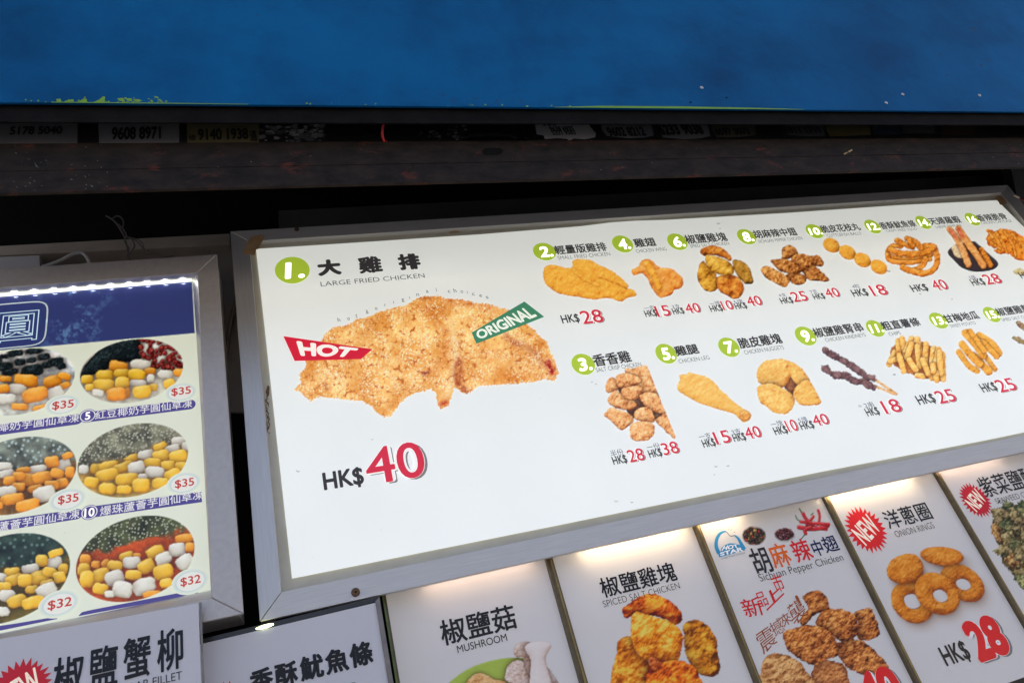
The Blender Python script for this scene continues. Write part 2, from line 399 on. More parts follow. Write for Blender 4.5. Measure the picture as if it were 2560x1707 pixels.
    if clip is not None:
        cs = np.clip(sd_poly(X, Y, clip) / step + .5, 0, 1); A = A * (cs > 0); K = K * cs[..., None] + np.array(bgc, float) * (1 - cs[..., None])
    keep = A > .02; q = keep[:-1, :-1] | keep[1:, :-1] | keep[:-1, 1:] | keep[1:, 1:]
    
    iy, ix = np.nonzero(q); nx = X.shape[1]; a = iy * nx + ix
    Q = np.stack([a + nx, a + nx + 1, a + 1, a], 1); us, inv = np.unique(Q.ravel(), return_inverse=True)
    P = np.stack([X.ravel()[us], Y.ravel()[us]], 1); V = at_many(P, D * (1 - layer * LAY))
    cols = np.clip(lin(np.clip(K.reshape(-1, 3)[us], 0, 255)) * gain, 0, .95)
    return build(name, W(V), None, m, parent, cols=cols, label=label, quads=inv.reshape(-1, 4))
def sheet(name, pts, D, m, parent, col, gain=1.0, thick=.0012, label=None):
    P = at_many(pts, D); n = len(P); B = P.copy(); B[:, 1] += thick
    V = np.concatenate([P, B]); f = [tuple(range(n)), tuple(range(2 * n - 1, n - 1, -1))] + [(i, n + i, n + (i + 1) % n, (i + 1) % n) for i in range(n)]
    c = np.tile(np.clip(lin(col) * gain, 0, .95), (2 * n, 1)); return build(name, W(V), f, m, parent, cols=c, label=label)

# ------------------------------------------------------------------ materials
M_alu = mat('brushed_aluminium', (.68, .665, .64), .45, .35, noise=(.76, .745, .72), noise_scale=14, noise2=(.46, .42, .38), noise2_scale=22, noise2_pos=(.64, .76), stretch=(1, 1, 30), bump=.06, bump_scale=60)
M_aluv = mat('brushed_aluminium_upright', (.64, .63, .61), .40, .5, noise=(.72, .71, .69), noise_scale=14, noise2=(.46, .42, .38), noise2_scale=22, noise2_pos=(.64, .76), stretch=(30, 1, 1), bump=.06, bump_scale=60)
M_satin = mat('satin_aluminium', (.60, .56, .53), .42, .4, noise=(.67, .63, .59), noise_scale=90, bump=.15, bump_scale=500, noise2=(.3, .28, .26), noise2_scale=60, noise2_pos=(.7, .78))
M_cove = mat('polished_aluminium', (.66, .64, .64), .38, .6)
M_cream = mat('aged_acrylic', (.55, .52, .42), .45, 0, noise=(.62, .60, .50), noise_scale=12, noise2=(.30, .17, .07), noise2_scale=30, noise2_pos=(.68, .78))
M_tape = mat('brown_tape', (.46, .26, .10), .5, 0, noise=(.56, .38, .20), noise_scale=60)
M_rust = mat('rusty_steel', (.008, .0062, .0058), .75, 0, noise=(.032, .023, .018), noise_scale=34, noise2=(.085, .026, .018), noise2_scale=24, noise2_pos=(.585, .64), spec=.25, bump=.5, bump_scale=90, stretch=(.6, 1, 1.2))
M_black = mat('black_channel', (.005, .0045, .0045), .8, 0, noise=(.011, .010, .010), noise_scale=15, spec=.1, bump=.3, bump_scale=80)
M_dark = mat('dark_recess', (.005, .005, .005), .9, 0, noise=(.008, .007, .007), noise_scale=6, spec=.15)  # near-black base puts the shade of the recess into the colour
M_dgrey = mat('dark_grey_board', (.075, .07, .072), .8, 0, noise=(.095, .09, .09), noise_scale=7)  # dark grey with slight random tone
M_beige = mat('dirty_cream_paint', (.46, .41, .34), .6, 0, noise=(.38, .33, .27), noise_scale=9, noise2=(.20, .10, .06), noise2_scale=14, noise2_pos=(.66, .75))
M_beiged = mat('dull_cream_panel', (.34, .30, .26), .7, 0, noise=(.25, .22, .19), noise_scale=7)  # darker cream with random tone
M_white = mat('white_plastic', (.55, .53, .52), .5)
M_wire = mat('dark_wire', (.13, .11, .10), .6)
M_screw = mat('rusty_screw', (.16, .09, .05), .5, .6)
M_zinc = mat('zinc_screw', (.6, .58, .54), .35, .8)
M_redp = mat('red_plastic', (.62, .02, .03), .4)
M_gold = mat('acrylic_edge_gold', (.42, .30, .10), .3, .3, noise=(.24, .16, .06), noise_scale=40, noise2=(.8, .66, .3), noise2_scale=50, noise2_pos=(.6, .7), bump=.3, bump_scale=150)
M_brz = mat('acrylic_edge_bronze', (.10, .075, .035), .35, .2, noise=(.16, .12, .06), noise_scale=35)
M_green = mat('acrylic_edge_green', (.20, .30, .06), .25, 0, noise=(.10, .13, .05), noise_scale=45, noise2=(.55, .7, .3), noise2_scale=40, noise2_pos=(.62, .7))
P_main = print_mat('backlit_print', .285, .32, 0, .3)
P_led = print_mat('led_sign_print', .23, .07, 0, .5)
P_post = print_mat('laminated_print', 0.0, .25, .0, .32)
P_plit = print_mat('laminated_print_faint_glow', .075, .25, .0, .32)  # faint warm emission added to brighten the posters
P_stick = print_mat('paper_sticker', 0.0, .7)

# ------------------------------------------------------------------ setting: street, shop wall
def struct(o): o['kind'] = 'structure'; return o
M_pave = mat('pavement', (.30, .275, .245), .85, 0, noise=(.36, .33, .30), noise_scale=3, bump=.3, bump_scale=40)
M_wall = mat('shop_wall_paint', (.30, .29, .27), .8, 0, noise=(.25, .24, .23), noise_scale=2)
g = build('pavement', [(-60, -60, 0), (60, -60, 0), (60, 60, 0), (-60, 60, 0)], [(0, 1, 2, 3)], M_pave); struct(g)
# the building: a wall with the shallow recess over the shop front that the shutter and the signs hang in
wall = thing('shop_wall', W((1.0, 1.3, -1.29)), None, None); del_ = None; wall['kind'] = 'structure'
box('back_wall', (-3, 1.30, -1.29), (5, 1.40, 1.45), M_dark, wall)
box('soffit', (-3, .62, 1.45), (5, 1.40, 1.55), M_dark, wall)  # added slab closing the recess overhead to keep it dark
box('upper_wall', (-3, .60, 1.552), (5, 1.40, 6.5), M_wall, wall)  # unseen wall, carried up high to block the sun
box('side_pier', (-3.3, .60, -1.29), (-3.003, 1.40, 6.5), M_wall, wall)
box('side_pier', (5.003, .60, -1.29), (5.3, 1.40, 6.5), M_wall, wall)

# ------------------------------------------------------------------ blue painted board
M_blue = mat('blue_paint', (.001, .135, .36), .65, 0, noise=(.001, .092, .26), noise_scale=1.7, noise2=(.001, .048, .15), noise2_scale=3.2, noise2_pos=(.46, .80), spec=.1, bump=.12, bump_scale=120)
DB = .70
bl = lambda x: 256 + .0094 * x
bq = [(-700, bl(-700)), (3300, bl(3300)), (3300, -420), (-700, -420)]
c0 = W(at(1280, bl(1280), DB))
board = thing('awning_board', c0, 'blue painted fascia board running across the whole top of the photo', 'board')
pprism('panel', bq, DB, DB + .004, M_blue, board, .0006)
M_lime = mat('old_green_paint', (.20, .42, .03), .6)
ink = Ink(DB); rnd = random.Random(5)
for pl in ([(365, 143), (388, 121), (398, 132), (402, 143)], [(425, 143), (450, 131), (478, 127), (484, 143)], [(510, 144), (548, 122), (566, 124), (570, 145)],
           [(610, 146), (648, 130), (672, 108), (686, 110), (684, 147)], [(765, 122), (800, 118), (815, 130), (800, 141), (775, 135)], [(820, 124), (850, 120), (866, 132), (840, 143)],
           [(868, 130), (905, 126), (930, 136), (905, 146), (880, 142)], [(1003, 106), (1030, 110), (1038, 120), (1015, 118)], [(1025, 124), (1050, 128), (1060, 138), (1040, 136)]):
    ink.poly(Zm(R1, pl), (150, 190, 40), 1.0)
for i in range(70):
    x = rnd.choice([rnd.uniform(290, 410), rnd.uniform(20, 420), rnd.uniform(700, 1900)]); y = bl(x) - abs(rnd.gauss(0, 3 if x > 420 else 6)) - 1.2; r = rnd.uniform(.8, 2.4)
    ink.poly([(x + r * 1.6 * math.cos(k * 1.256 + i) * rnd.uniform(.6, 1.2), y + r * math.sin(k * 1.256 + i)) for k in range(5)], (130, 180, 40), 1.2 + i * .01)
ink.poly([(1385, bl(1385) - 1), (1500, bl(1500) - 5), (1700, bl(1700) - 5.5), (1900, bl(1900) - 3.5), (2010, bl(2010) - 1.2), (2010, bl(2010) - .4), (1385, bl(1385) - .4)], (120, 185, 30), 1.1)
ink.poly([(130, bl(130) - .4), (130, bl(130) - 2.2), (420, bl(420) - 2.4), (620, bl(620) - 1.5), (620, bl(620) - .4)], (130, 180, 40), 1.15)
V = W(np.concatenate(ink.V)); o = build('green_paint_scrap', V, ink.F, M_lime, board); o['kind'] = 'stuff'
M_scuff = mat('scuffed_paint', (.004, .035, .10), .7)
ink = Ink(DB); rnd = random.Random(17)
for (x, y, r) in [(2340, 12, 9), (2428, 68, 14), (2434, 76, 8), (2338, 142, 10), (2360, 190, 6), (2450, 165, 7), (2470, 150, 5), (1720, 105, 9), (1690, 140, 5), (2180, 20, 4), (1100, 238, 10), (1130, 250, 12), (1180, 246, 10), (1240, 252, 9), (1060, 225, 6), (1300, 255, 8), (230, 60, 4), (640, 40, 3), (1520, 60, 3), (1980, 120, 4), (870, 210, 3)]:
    for q in range(3):
        a = rnd.uniform(-.7, .1); xx = x + rnd.uniform(-r, r); yy = y + rnd.uniform(-r, r) * .5; l = r * rnd.uniform(.5, 1.3)
        ink.poly([(xx, yy), (xx + l * math.cos(a), yy + l * math.sin(a)), (xx + l * math.cos(a) + 1, yy + l * math.sin(a) + 1.1), (xx + l * .4, yy + l * .4 * math.sin(a) + 1.6)], (20, 60, 100), .8 + q * .03)
o = build('scuff_mark', W(np.concatenate(ink.V)), ink.F, M_scuff, board); o['kind'] = 'stuff'
def screw(px, py, D, r, m, parent, name='screw', tilt=.3):
    c = at(px, py, D); n = 20; V = []; f = []
    prof = [(1.0, 0.0), (1.0, -.25), (.85, -.45), (.62, -.5)]
    for q, d in prof:
        for k in range(n): a = 2 * math.pi * k / n; V.append((c[0] + r * q * math.cos(a), D + d * r, c[2] + r * q * math.sin(a)))
    for j in range(len(prof) - 1):
        for k in range(n): f.append((j * n + k, j * n + (k + 1) % n, (j + 1) * n + (k + 1) % n, (j + 1) * n + k))
    # recessed cross
    b = len(V); V.append((c[0], D - .12 * r, c[2])); pts = []
    for k in range(n):
        a = 2 * math.pi * k / n; q = .55 if k % 5 in (0,) else .22
        V.append((c[0] + r * q * math.cos(a + tilt), D - (.5 if True else 0) * r, c[2] + r * q * math.sin(a + tilt)))
    for k in range(n):
        f.append((3 * n + k, 3 * n + (k + 1) % n, b + 1 + (k + 1) % n, b + 1 + k)); f.append((b + 1 + k, b + 1 + (k + 1) % n, b))
    return build(name, W(V), f, m, parent)
for x, y in Zm(R3, [(245, 53), (1450, 152), (1558, 97), (2060, 103)]): screw(x, y, DB, .0034, M_zinc, board)
for x, y in Zm(R3, [(173, 147), (408, 117)]):
    c = at(x, y, DB); prism('screw_hole_shade', [(c[0] + .0022 * math.cos(k * .785), c[2] + .0015 * math.sin(k * .785)) for k in range(8)], DB - .0006, DB + .001, M_dark, board)  # dark discs on the board stand in for shaded holes

# ------------------------------------------------------------------ shutter housing: channel, inner plate with stickers, rusty rail
DU = .708
ul = lambda x: 305 + .0031 * x
ch = thing('black_channel', W(at(1280, ul(1280), DU)), 'black steel channel directly under the blue board', 'channel')
pprism('channel_face', [(-700, ul(-700)), (3300, ul(3300)), (3300, bl(3300) - 14), (-700, bl(-700) - 14)], DU, DU + .003, M_black, ch, .0008)
DP = .757
pl = thing('shutter_plate', W(at(1280, 400, DP)), 'dark inner plate behind the slot where the phone stickers are pasted', 'plate')
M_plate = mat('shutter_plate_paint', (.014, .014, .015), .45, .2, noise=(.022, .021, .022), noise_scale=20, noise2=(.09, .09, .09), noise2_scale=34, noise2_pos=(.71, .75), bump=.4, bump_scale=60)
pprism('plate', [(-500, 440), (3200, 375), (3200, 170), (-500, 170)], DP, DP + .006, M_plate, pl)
for (cx, cy) in Zm(R2, [(205, 335), (1208, 370)]):
    c = at(cx, cy, DP - .004); r_ = .0085 if cx < 1000 else .006
    V = [];
    tube('boss_ring', [W((c[0] + r_ * math.cos(a), DP - .004, c[2] + r_ * math.sin(a))) for a in [k * math.pi / 8 for k in range(17)]], .0022, M_black, pl)
tube('bar_handle', [W(at(850 + q[0] * .38265, 200 + q[1] * .38265, DP - d)) for q, d in zip([(800, 395), (830, 372), (880, 362), (1000, 358), (1100, 362), (1150, 380), (1165, 398)], [.002, .012, .016, .016, .016, .012, .002])], .0035, M_black, pl)
# flakes of old glue and torn paper
ink = Ink(DP, .7); rnd = random.Random(9)
for (a, b, c, d, n) in [(1700, 2110, 300, 400, 60), (1900, 2110, 290, 380, 30)]:
    for i in range(n):
        x = rnd.uniform(a, b); y = rnd.uniform(c, d); r = rnd.uniform(6, 26)
        ink.poly(Zm(R1, [(x + r * 1.5 * math.cos(k * 1.05) * rnd.uniform(.5, 1.2), y + r * .7 * math.sin(k * 1.05) * rnd.uniform(.5, 1.2)) for k in range(6)]), rnd.choice([(150, 148, 145), (110, 112, 116), (190, 190, 188)]), 1 + i * .02)
for (a, b, c, d, n) in [(700, 820, 300, 395, 22), (520, 660, 330, 390, 12)]:
    for i in range(n):
        x = rnd.uniform(a, b); y = rnd.uniform(c, d); r = rnd.uniform(4, 14)
        ink.poly(Zm(R2, [(x + r * 1.5 * math.cos(k * 1.05) * rnd.uniform(.5, 1.2), y + r * .7 * math.sin(k * 1.05) * rnd.uniform(.5, 1.2)) for k in range(6)]), rnd.choice([(150, 148, 145), (100, 102, 106)]), 1 + i * .02)
o = ink.make('torn_paper_residue', P_stick, pl); o['kind'] = 'stuff'
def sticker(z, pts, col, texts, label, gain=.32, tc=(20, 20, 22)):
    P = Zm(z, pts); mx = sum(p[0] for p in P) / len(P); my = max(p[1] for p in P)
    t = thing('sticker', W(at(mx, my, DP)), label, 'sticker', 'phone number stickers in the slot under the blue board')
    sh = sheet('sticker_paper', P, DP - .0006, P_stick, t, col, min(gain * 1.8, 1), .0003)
    if texts:
        ik = Ink(DP - .0006, 1.0)
        for (s_, x0, y0, x1, h, off) in texts: ik.text(s_, z, x0, y0, x1, h, tc, off, 1.5)
        ik.make('sticker_lettering', P_stick, sh)
    return t
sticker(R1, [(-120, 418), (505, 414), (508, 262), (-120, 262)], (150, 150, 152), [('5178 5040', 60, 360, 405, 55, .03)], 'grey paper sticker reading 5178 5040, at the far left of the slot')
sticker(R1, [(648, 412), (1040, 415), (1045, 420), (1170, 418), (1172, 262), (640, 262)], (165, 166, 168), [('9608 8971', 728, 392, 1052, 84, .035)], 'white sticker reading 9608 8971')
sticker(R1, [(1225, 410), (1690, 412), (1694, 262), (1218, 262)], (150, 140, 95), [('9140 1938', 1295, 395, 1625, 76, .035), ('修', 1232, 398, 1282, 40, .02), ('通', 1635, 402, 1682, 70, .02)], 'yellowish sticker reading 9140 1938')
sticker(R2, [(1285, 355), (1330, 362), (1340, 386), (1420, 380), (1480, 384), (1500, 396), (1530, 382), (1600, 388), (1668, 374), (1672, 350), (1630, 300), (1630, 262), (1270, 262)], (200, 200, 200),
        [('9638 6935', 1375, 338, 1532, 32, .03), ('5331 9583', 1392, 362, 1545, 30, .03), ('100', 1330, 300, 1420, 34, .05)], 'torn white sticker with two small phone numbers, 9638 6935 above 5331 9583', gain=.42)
sticker(R2, [(1712, 330), (1745, 366), (1880, 380), (1990, 376), (2050, 362), (2030, 262), (1700, 262)], (150, 152, 156), [('9602 8212', 1762, 372, 2005, 62, .035)], 'curved grey sticker reading 9602 8212')
sticker(R2, [(2085, 330), (2110, 375), (2250, 388), (2360, 380), (2420, 366), (2395, 262), (2070, 262)], (150, 152, 156), [('6233 9038', 2100, 362, 2385, 72, .04)], 'larger curved sticker reading 6233 9038 with fine print below')
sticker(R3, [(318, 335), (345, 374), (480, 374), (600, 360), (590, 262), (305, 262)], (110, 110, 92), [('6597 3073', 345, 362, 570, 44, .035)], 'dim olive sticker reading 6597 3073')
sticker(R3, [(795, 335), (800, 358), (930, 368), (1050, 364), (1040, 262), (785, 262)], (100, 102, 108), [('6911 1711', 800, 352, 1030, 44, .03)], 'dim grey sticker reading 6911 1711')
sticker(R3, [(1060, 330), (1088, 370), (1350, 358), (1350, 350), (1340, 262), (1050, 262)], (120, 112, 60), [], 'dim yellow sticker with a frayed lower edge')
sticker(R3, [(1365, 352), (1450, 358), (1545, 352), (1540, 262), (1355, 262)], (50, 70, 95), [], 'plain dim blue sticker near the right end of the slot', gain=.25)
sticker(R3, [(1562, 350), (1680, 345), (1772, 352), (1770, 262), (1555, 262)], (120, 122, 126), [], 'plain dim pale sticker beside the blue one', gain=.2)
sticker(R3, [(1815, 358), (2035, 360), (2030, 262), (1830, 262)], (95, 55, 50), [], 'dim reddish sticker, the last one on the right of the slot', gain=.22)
ring = [(965 + 9 * math.cos(a), 331 + 26 * math.sin(a)) for a in [math.pi * .42 + k * math.pi * 1.16 / 14 for k in range(15)]]
o = tube('plastic_tie', [W(at(x, y, .735 + .012 * math.cos(i / 14 * 3.14))) for i, (x, y) in enumerate(ring)], .0024, M_redp)
tag(o, 'bright red plastic loop sticking out of the slot', 'cable tie')
DR = .742
rt = lambda x: 359 - .0055 * x
rs = lambda x: 429 - .0185 * x
rb = lambda x: 484 - .0258 * x
rail = thing('shutter_rail', W(at(1280, rb(1280), DR)), 'rusty dark steel rail with a slotted hole, crossing the photo below the stickers', 'rail')
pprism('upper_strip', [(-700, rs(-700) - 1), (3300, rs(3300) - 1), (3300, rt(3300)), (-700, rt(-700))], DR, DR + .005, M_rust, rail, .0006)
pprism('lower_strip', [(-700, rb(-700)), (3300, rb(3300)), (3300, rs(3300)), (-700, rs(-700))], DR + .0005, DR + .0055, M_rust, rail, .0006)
cs = Zm(R2, [(928, 470), (935, 455), (955, 446), (1040, 445), (1060, 452), (1065, 466), (1055, 482), (1035, 489), (955, 490), (935, 484)])
pprism('slot_hole_shade', cs, DR - .0004, DR + .001, M_dark, rail)  # dark plate on the rail face stands in for shade inside the slot
ink = Ink(DR, .8); rnd = random.Random(21)
for i in range(80):
    if i < 34: x = rnd.choice([rnd.gauss(85, 25), rnd.gauss(215, 22), rnd.uniform(0, 260)])
    else: x = rnd.uniform(0, 2560)
    y = rnd.uniform(rt(x) + 3, rb(x) - 3); L_ = rnd.uniform(1, 7 if i < 34 else 2.4); a = rnd.uniform(-.3, .9)
    ink.poly([(x, y), (x + L_ * math.cos(a), y + L_ * math.sin(a)), (x + L_ * math.cos(a) + .8, y + L_ * math.sin(a) - rnd.uniform(.4, 1.2)), (x + .7, y - rnd.uniform(.4, 1))], rnd.choice([(150, 150, 145), (95, 92, 88), (110, 106, 100), (180, 180, 175)]), 1 + i * .004)
o = ink.make('paint_fleck', P_stick, rail); o['kind'] = 'stuff'
pprism('straw_bit', Zm(R3, [(1175, 480), (1200, 470), (1198, 478), (1180, 488)]), DR - .001, DR - .0002, mat('straw', (.5, .36, .16), .7), rail)
pprism('straw_bit', Zm(R3, [(1205, 465), (1228, 452), (1232, 460), (1210, 474)]), DR - .001, DR - .0002, MATS['straw'], rail)
# ------------------------------------------------------------------ boards behind and above the signs
o = pprism('backing_board', [(696, 527), (2640, 430), (2640, 640), (700, 720)], 1.12, 1.13, M_dgrey); tag(o, 'dark grey backing board seen above the backlit menu sign', 'board')
o = pprism('short_black_board', [(640, 528), (694, 525), (700, 720), (645, 720)], 1.125, 1.135, M_black); tag(o, 'short black board left of the dark grey backing board', 'board')  # plain black board beside the backing board
beam = pprism('cream_beam', [(-400, 645 + 12), (575, 612), (575, 583.5), (-400, 636)], 1.06, 1.12, M_beige, None, .001); tag(beam, 'long cream painted beam above the lit dessert sign', 'beam')
o = pprism('cream_wall_panel', [(215, 760), (640, 760), (600, 600), (205, 630)], 1.09, 1.10, M_beiged); tag(o, 'dull cream panel below the cream beam', 'panel')
o = pprism('cream_upright', [(560, 1030), (640, 1030), (600, 600), (520, 600)], 1.075, 1.085, M_beiged); tag(o, 'narrow dull cream panel seen in the gap between the two framed signs', 'panel')
o = pprism('black_wall_panel', [(560, 1700), (760, 1700), (690, 1034), (500, 1034)], 1.08, 1.09, M_dark); tag(o, 'black panel at the bottom of the gap between the framed signs', 'panel')
o = pprism('white_box', [(-300, 700), (100, 700), (100, 637.5), (-300, 655)], 1.045, 1.058, M_white, None, .001); tag(o, 'white plastic trunking above the left end of the dessert sign frame', 'trunking')
o = tube('pale_cable', smooth_path(wpath([(105, 668), (150, 652), (180, 636), (205, 633), (218, 645), (226, 664)], 1.03), 5), .0035, M_white); tag(o, 'pale cable looping behind the dessert sign frame', 'cable')
o = tube('black_cable', smooth_path(wpath([(598, 690), (592, 745), (582, 785), (573, 830), (566, 880), (560, 940)], 1.05), 5), .0045, M_wire); tag(o, 'black cable hanging in the gap between the two framed signs', 'cable')
# the bit of twisted wire
tw = thing('tie_wire', W(at(320, 600, 1.0)), 'twisted old tie wire hanging over the dessert sign', 'wire')
def wr(pts, r): return tube('wire_strand', smooth_path(wpath(pts, .985), 5), r, M_wire, tw)
wr([(265, 540), (285, 552), (302, 575), (312, 595), (318, 620), (324, 648)], .0016)
wr([(282, 546), (292, 540), (303, 544), (309, 556), (306, 570), (297, 562), (286, 553)], .0015)
wr([(308, 572), (316, 588), (312, 604), (322, 622), (319, 640), (325, 650)], .0015)
wr([(314, 590), (330, 600), (336, 616), (326, 632), (320, 645)], .0014)
wr([(318, 592), (340, 602), (350, 612), (358, 622), (366, 634), (386, 634), (400, 642), (415, 650)], .0014)
wr([(322, 593), (346, 600), (356, 610), (362, 626), (372, 628), (392, 638), (408, 643), (436, 639)], .0012)

# ------------------------------------------------------------------ left: dessert sign with LED strip
DF = .965
led = thing('dessert_sign', W(at(300, 1560, DF)), 'silver framed dessert menu sign with blue header and LED strip, at the left edge', 'sign')
xo = -.097; zt = .802; zb = .2225; xi = -.1395; zi = .760; zib = .2525; xL = -1.0
q = at(542, 635, DF); xo = q[0]; zt = q[2]; q = at(623, 1530, DF); zb = q[2]; q = at(493, 682, DF); xi = q[0]; zi = q[2]; q = at(557, 1487, DF); zib = q[2]
DBK = DF + .004
prism('frame_member', [(xL, zt), (xo, zt), (xi, zi), (xL, zi)], DF, DBK, M_satin, led, .0012)
prism('frame_member', [(xo + .0002, zt - .0004), (xo + .0052, zb), (xi + .0002, zib), (xi + .0002, zi - .0004)], DF, DBK, M_satin, led, .0012)
prism('frame_member', [(xL, zb), (xo + .005, zb), (xi, zib), (xL, zib)], DF + .0004, DBK, M_satin, led, .0012)
prism('frame_member', [(xL - .04, zb), (xL - .0005, zib), (xL - .0005, zi), (xL - .04, zt)], DF, DBK, M_satin, led, .0012)
# inner mouldings run from the lip of the frame back to the print
DG = .985
g0 = at(481, 700, DG); g1 = at(534, 1473, DG)
def cove(name, A, B, A2, B2, bulge):
    V = []; f = []; st = 8
    for k in range(st + 1):
        t = k / st; b = math.sin(t * math.pi) * bulge
        for P_, Q_ in ((A, A2), (B, B2)): V.append((P_[0] + (Q_[0] - P_[0]) * t - b * (1 if A2[0] < A[0] - .001 or B2[0] < B[0] - .001 and A[0] == B[0] else 0), DBK - .001 + (DG - DBK + .001) * t, P_[1] + (Q_[1] - P_[1]) * t + b * (-1 if P_[1] > .5 else 1) * (1 if abs(A[0] - B[0]) > .3 else 0)))
    for k in range(st): f.append((2 * k, 2 * k + 1, 2 * k + 3, 2 * k + 2))
    return build(name, W(V), f, M_cove, led, smooth=True)
cove('inner_moulding', (xL, zi), (xi, zi), (xL, g0[2]), (g0[0], g0[2]), .0008)
cove('inner_moulding', (xi, zi), (xi + .0002, zib), (g0[0], g0[2]), (g1[0], g1[2]), .002)
cove('inner_moulding', (xL, zib), (xi, zib), (xL, g1[2]), (g1[0], g1[2]), .002)
box('side_casing', (xo - .006, DBK + .0002, zb + .004), (xo - .002, 1.045, zt - .004), M_satin, led)
box('side_casing', (xL, DBK + .0002, zt - .006), (xo - .0062, 1.045, zt - .002), M_satin, led)
box('side_casing', (xL, DBK + .0002, zb + .004), (xo - .0062, 1.045, zb + .008), M_satin, led)
box('back_panel', (xL, 1.0455, zb + .004), (xo - .002, 1.047, zt - .002), M_dark, led)
LS = [(-900, 798 + 104 - 40), (481, 697), (534, 1473), (-900, 1770)]
PALEG = (222, 228, 212)
shp = [(xL, g1[2]), (g1[0], g1[2]), (g0[0], g0[2]), (xL, g0[2])]
shp_px = [proj(a, DG, b) for a, b in shp]
LG = 1.0
lsheet = sheet('menu_sheet', shp_px, DG, P_led, led, PALEG, LG)
# blue header
def hdr(X, Y):
    K = np.zeros(X.shape + (3,)) + np.array([52, 62, 120.])
    n = fbm(X, Y, 34, 4, 3); n2 = fbm(X, Y, 9, 3, 8)
    wgt = np.clip((n - .52) * 5, 0, 1) * np.clip((n2 - .4) * 4, 0, 1) * np.exp(-((X - 190) / 75.) ** 2) * .75
    return K + (np.array([110, 160, 205.]) - K) * wgt[..., None]
picture('header_print', PX, [], DG, P_led, lsheet, 1.0, 'dark blue header print with pale blue mottling', bgc=PALEG, bgfun=hdr,
        clip=[(-60, 741), (480, 701.5), (487, 832.5), (-60, 881)], step=2.0)
ink = Ink(DG)
ink.text('圓', R4, -35, 737, 262, 222, (190, 205, 215), .012, 3, outline=.011)
rr = []
cxp, czp = at(37, 812, DG)[0], at(37, 812, DG)[2]; e1 = at(117, 800, DG)[0] - cxp
hh = .036 + .0
for a in range(0, 360, 6):
    t = math.radians(a); p_ = 5.5; ca, sa = math.cos(t), math.sin(t); k = (abs(ca) ** p_ + abs(sa) ** p_) ** (-1 / p_)
    rr.append(proj(cxp + e1 * k * ca, DG, czp + .040 * k * sa))
rr.append(rr[0]); rr.append(rr[1])
ink.ribbon(rr, .0022, (190, 205, 215), 3)
ink.make('header_lettering', P_led, lsheet)
PUR = (78, 70, 140); IV = (225, 225, 228)
def pill(name, z, x0, y0, x1, y1, th, text=None, num=None, x2=None, round_r=True, ncx=None, ncy=None, thh=62, off=.006):
    ink = Ink(DG); n = 12
    P0 = Zm(z, [(x0, y0), (x1, y1)]); a = np.array(P0[0]); b = np.array(P0[1]); h = th * z[2] / 2; pts = []
    A3 = at(a[0], a[1], DG); B3 = at(b[0], b[1], DG); Zc = A3[2]; H = h / 1350. * 1.0
    H = abs(at(a[0], a[1] - h, DG)[2] - A3[2])
    pts = [(A3[0], A3[2] - H), (B3[0], B3[2] - H)]
    if round_r:
        for k in range(1, n): t = -math.pi / 2 + math.pi * k / n; pts.append((B3[0] + H * math.cos(t), B3[2] + H * math.sin(t)))
    pts += [(B3[0], B3[2] + H), (A3[0], A3[2] + H)]
    ink.add([(p[0], DG, p[1]) for p in pts], [tuple(range(len(pts)))], PUR, 1.4)
    if num:
        (cx, cy), = Zm(z, [(ncx, ncy)]); c = at(cx, cy, DG); r = H * 1.32
        ink.ell(cx, cy, r, r, PUR, 1.8); ink.ring(cx, cy, r * .92, r * .92, r * .13, IV, 2.4)
        V, fs, _ = glyphs(num, .02); wd = r * (.62 if len(num) == 1 else 1.15)
        U = np.zeros((len(V), 3)); U[:, 0] = c[0] + (V[:, 0] - .5) * wd; U[:, 2] = c[2] + (V[:, 1] - .5) * r * 1.15; ink.add(U, fs, IV, 3.0)
    if text: s_, tx0, ty0, tx1 = text; ink.text(s_, z, tx0, ty0, tx1, thh, IV, off, 2.6)
    ink.make(name, P_led, lsheet)
pill('dish_name_strip', R4, -160, 1372, 545, 1277, 76, ('椰奶芋圓仙草凍', -22, 1370, 563))
pill('dish_name_strip', R4, 620, 1262, 1352, 1171, 72, ('紅豆椰奶芋圓仙草凍', 678, 1280, 1370), '5', ncx=625, ncy=1252)
pill('dish_name_strip', R5, -120, 570, 495, 477, 68, ('蘆薈芋圓仙草凍', -18, 590, 512))
pill('dish_name_strip', R5, 578, 465, 1303, 364, 72, ('爆珠蘆薈芋圓仙草凍', 645, 490, 1312), '10', round_r=False, ncx=578, ncy=465)
ink = Ink(DG)
ink.poly(Zm(R5, [(-60, 1205), (-60, 1240), (372, 1152), (355, 1141), (330, 1143), (100, 1182)]), PUR, 1.4)
ink.poly(Zm(R5, [(508, 1130), (530, 1108), (580, 1096), (1215, 973), (1262, 974), (1285, 986), (1285, 990), (508, 1134)]), PUR, 1.4)
ink.make('dish_name_strip', P_led, lsheet)
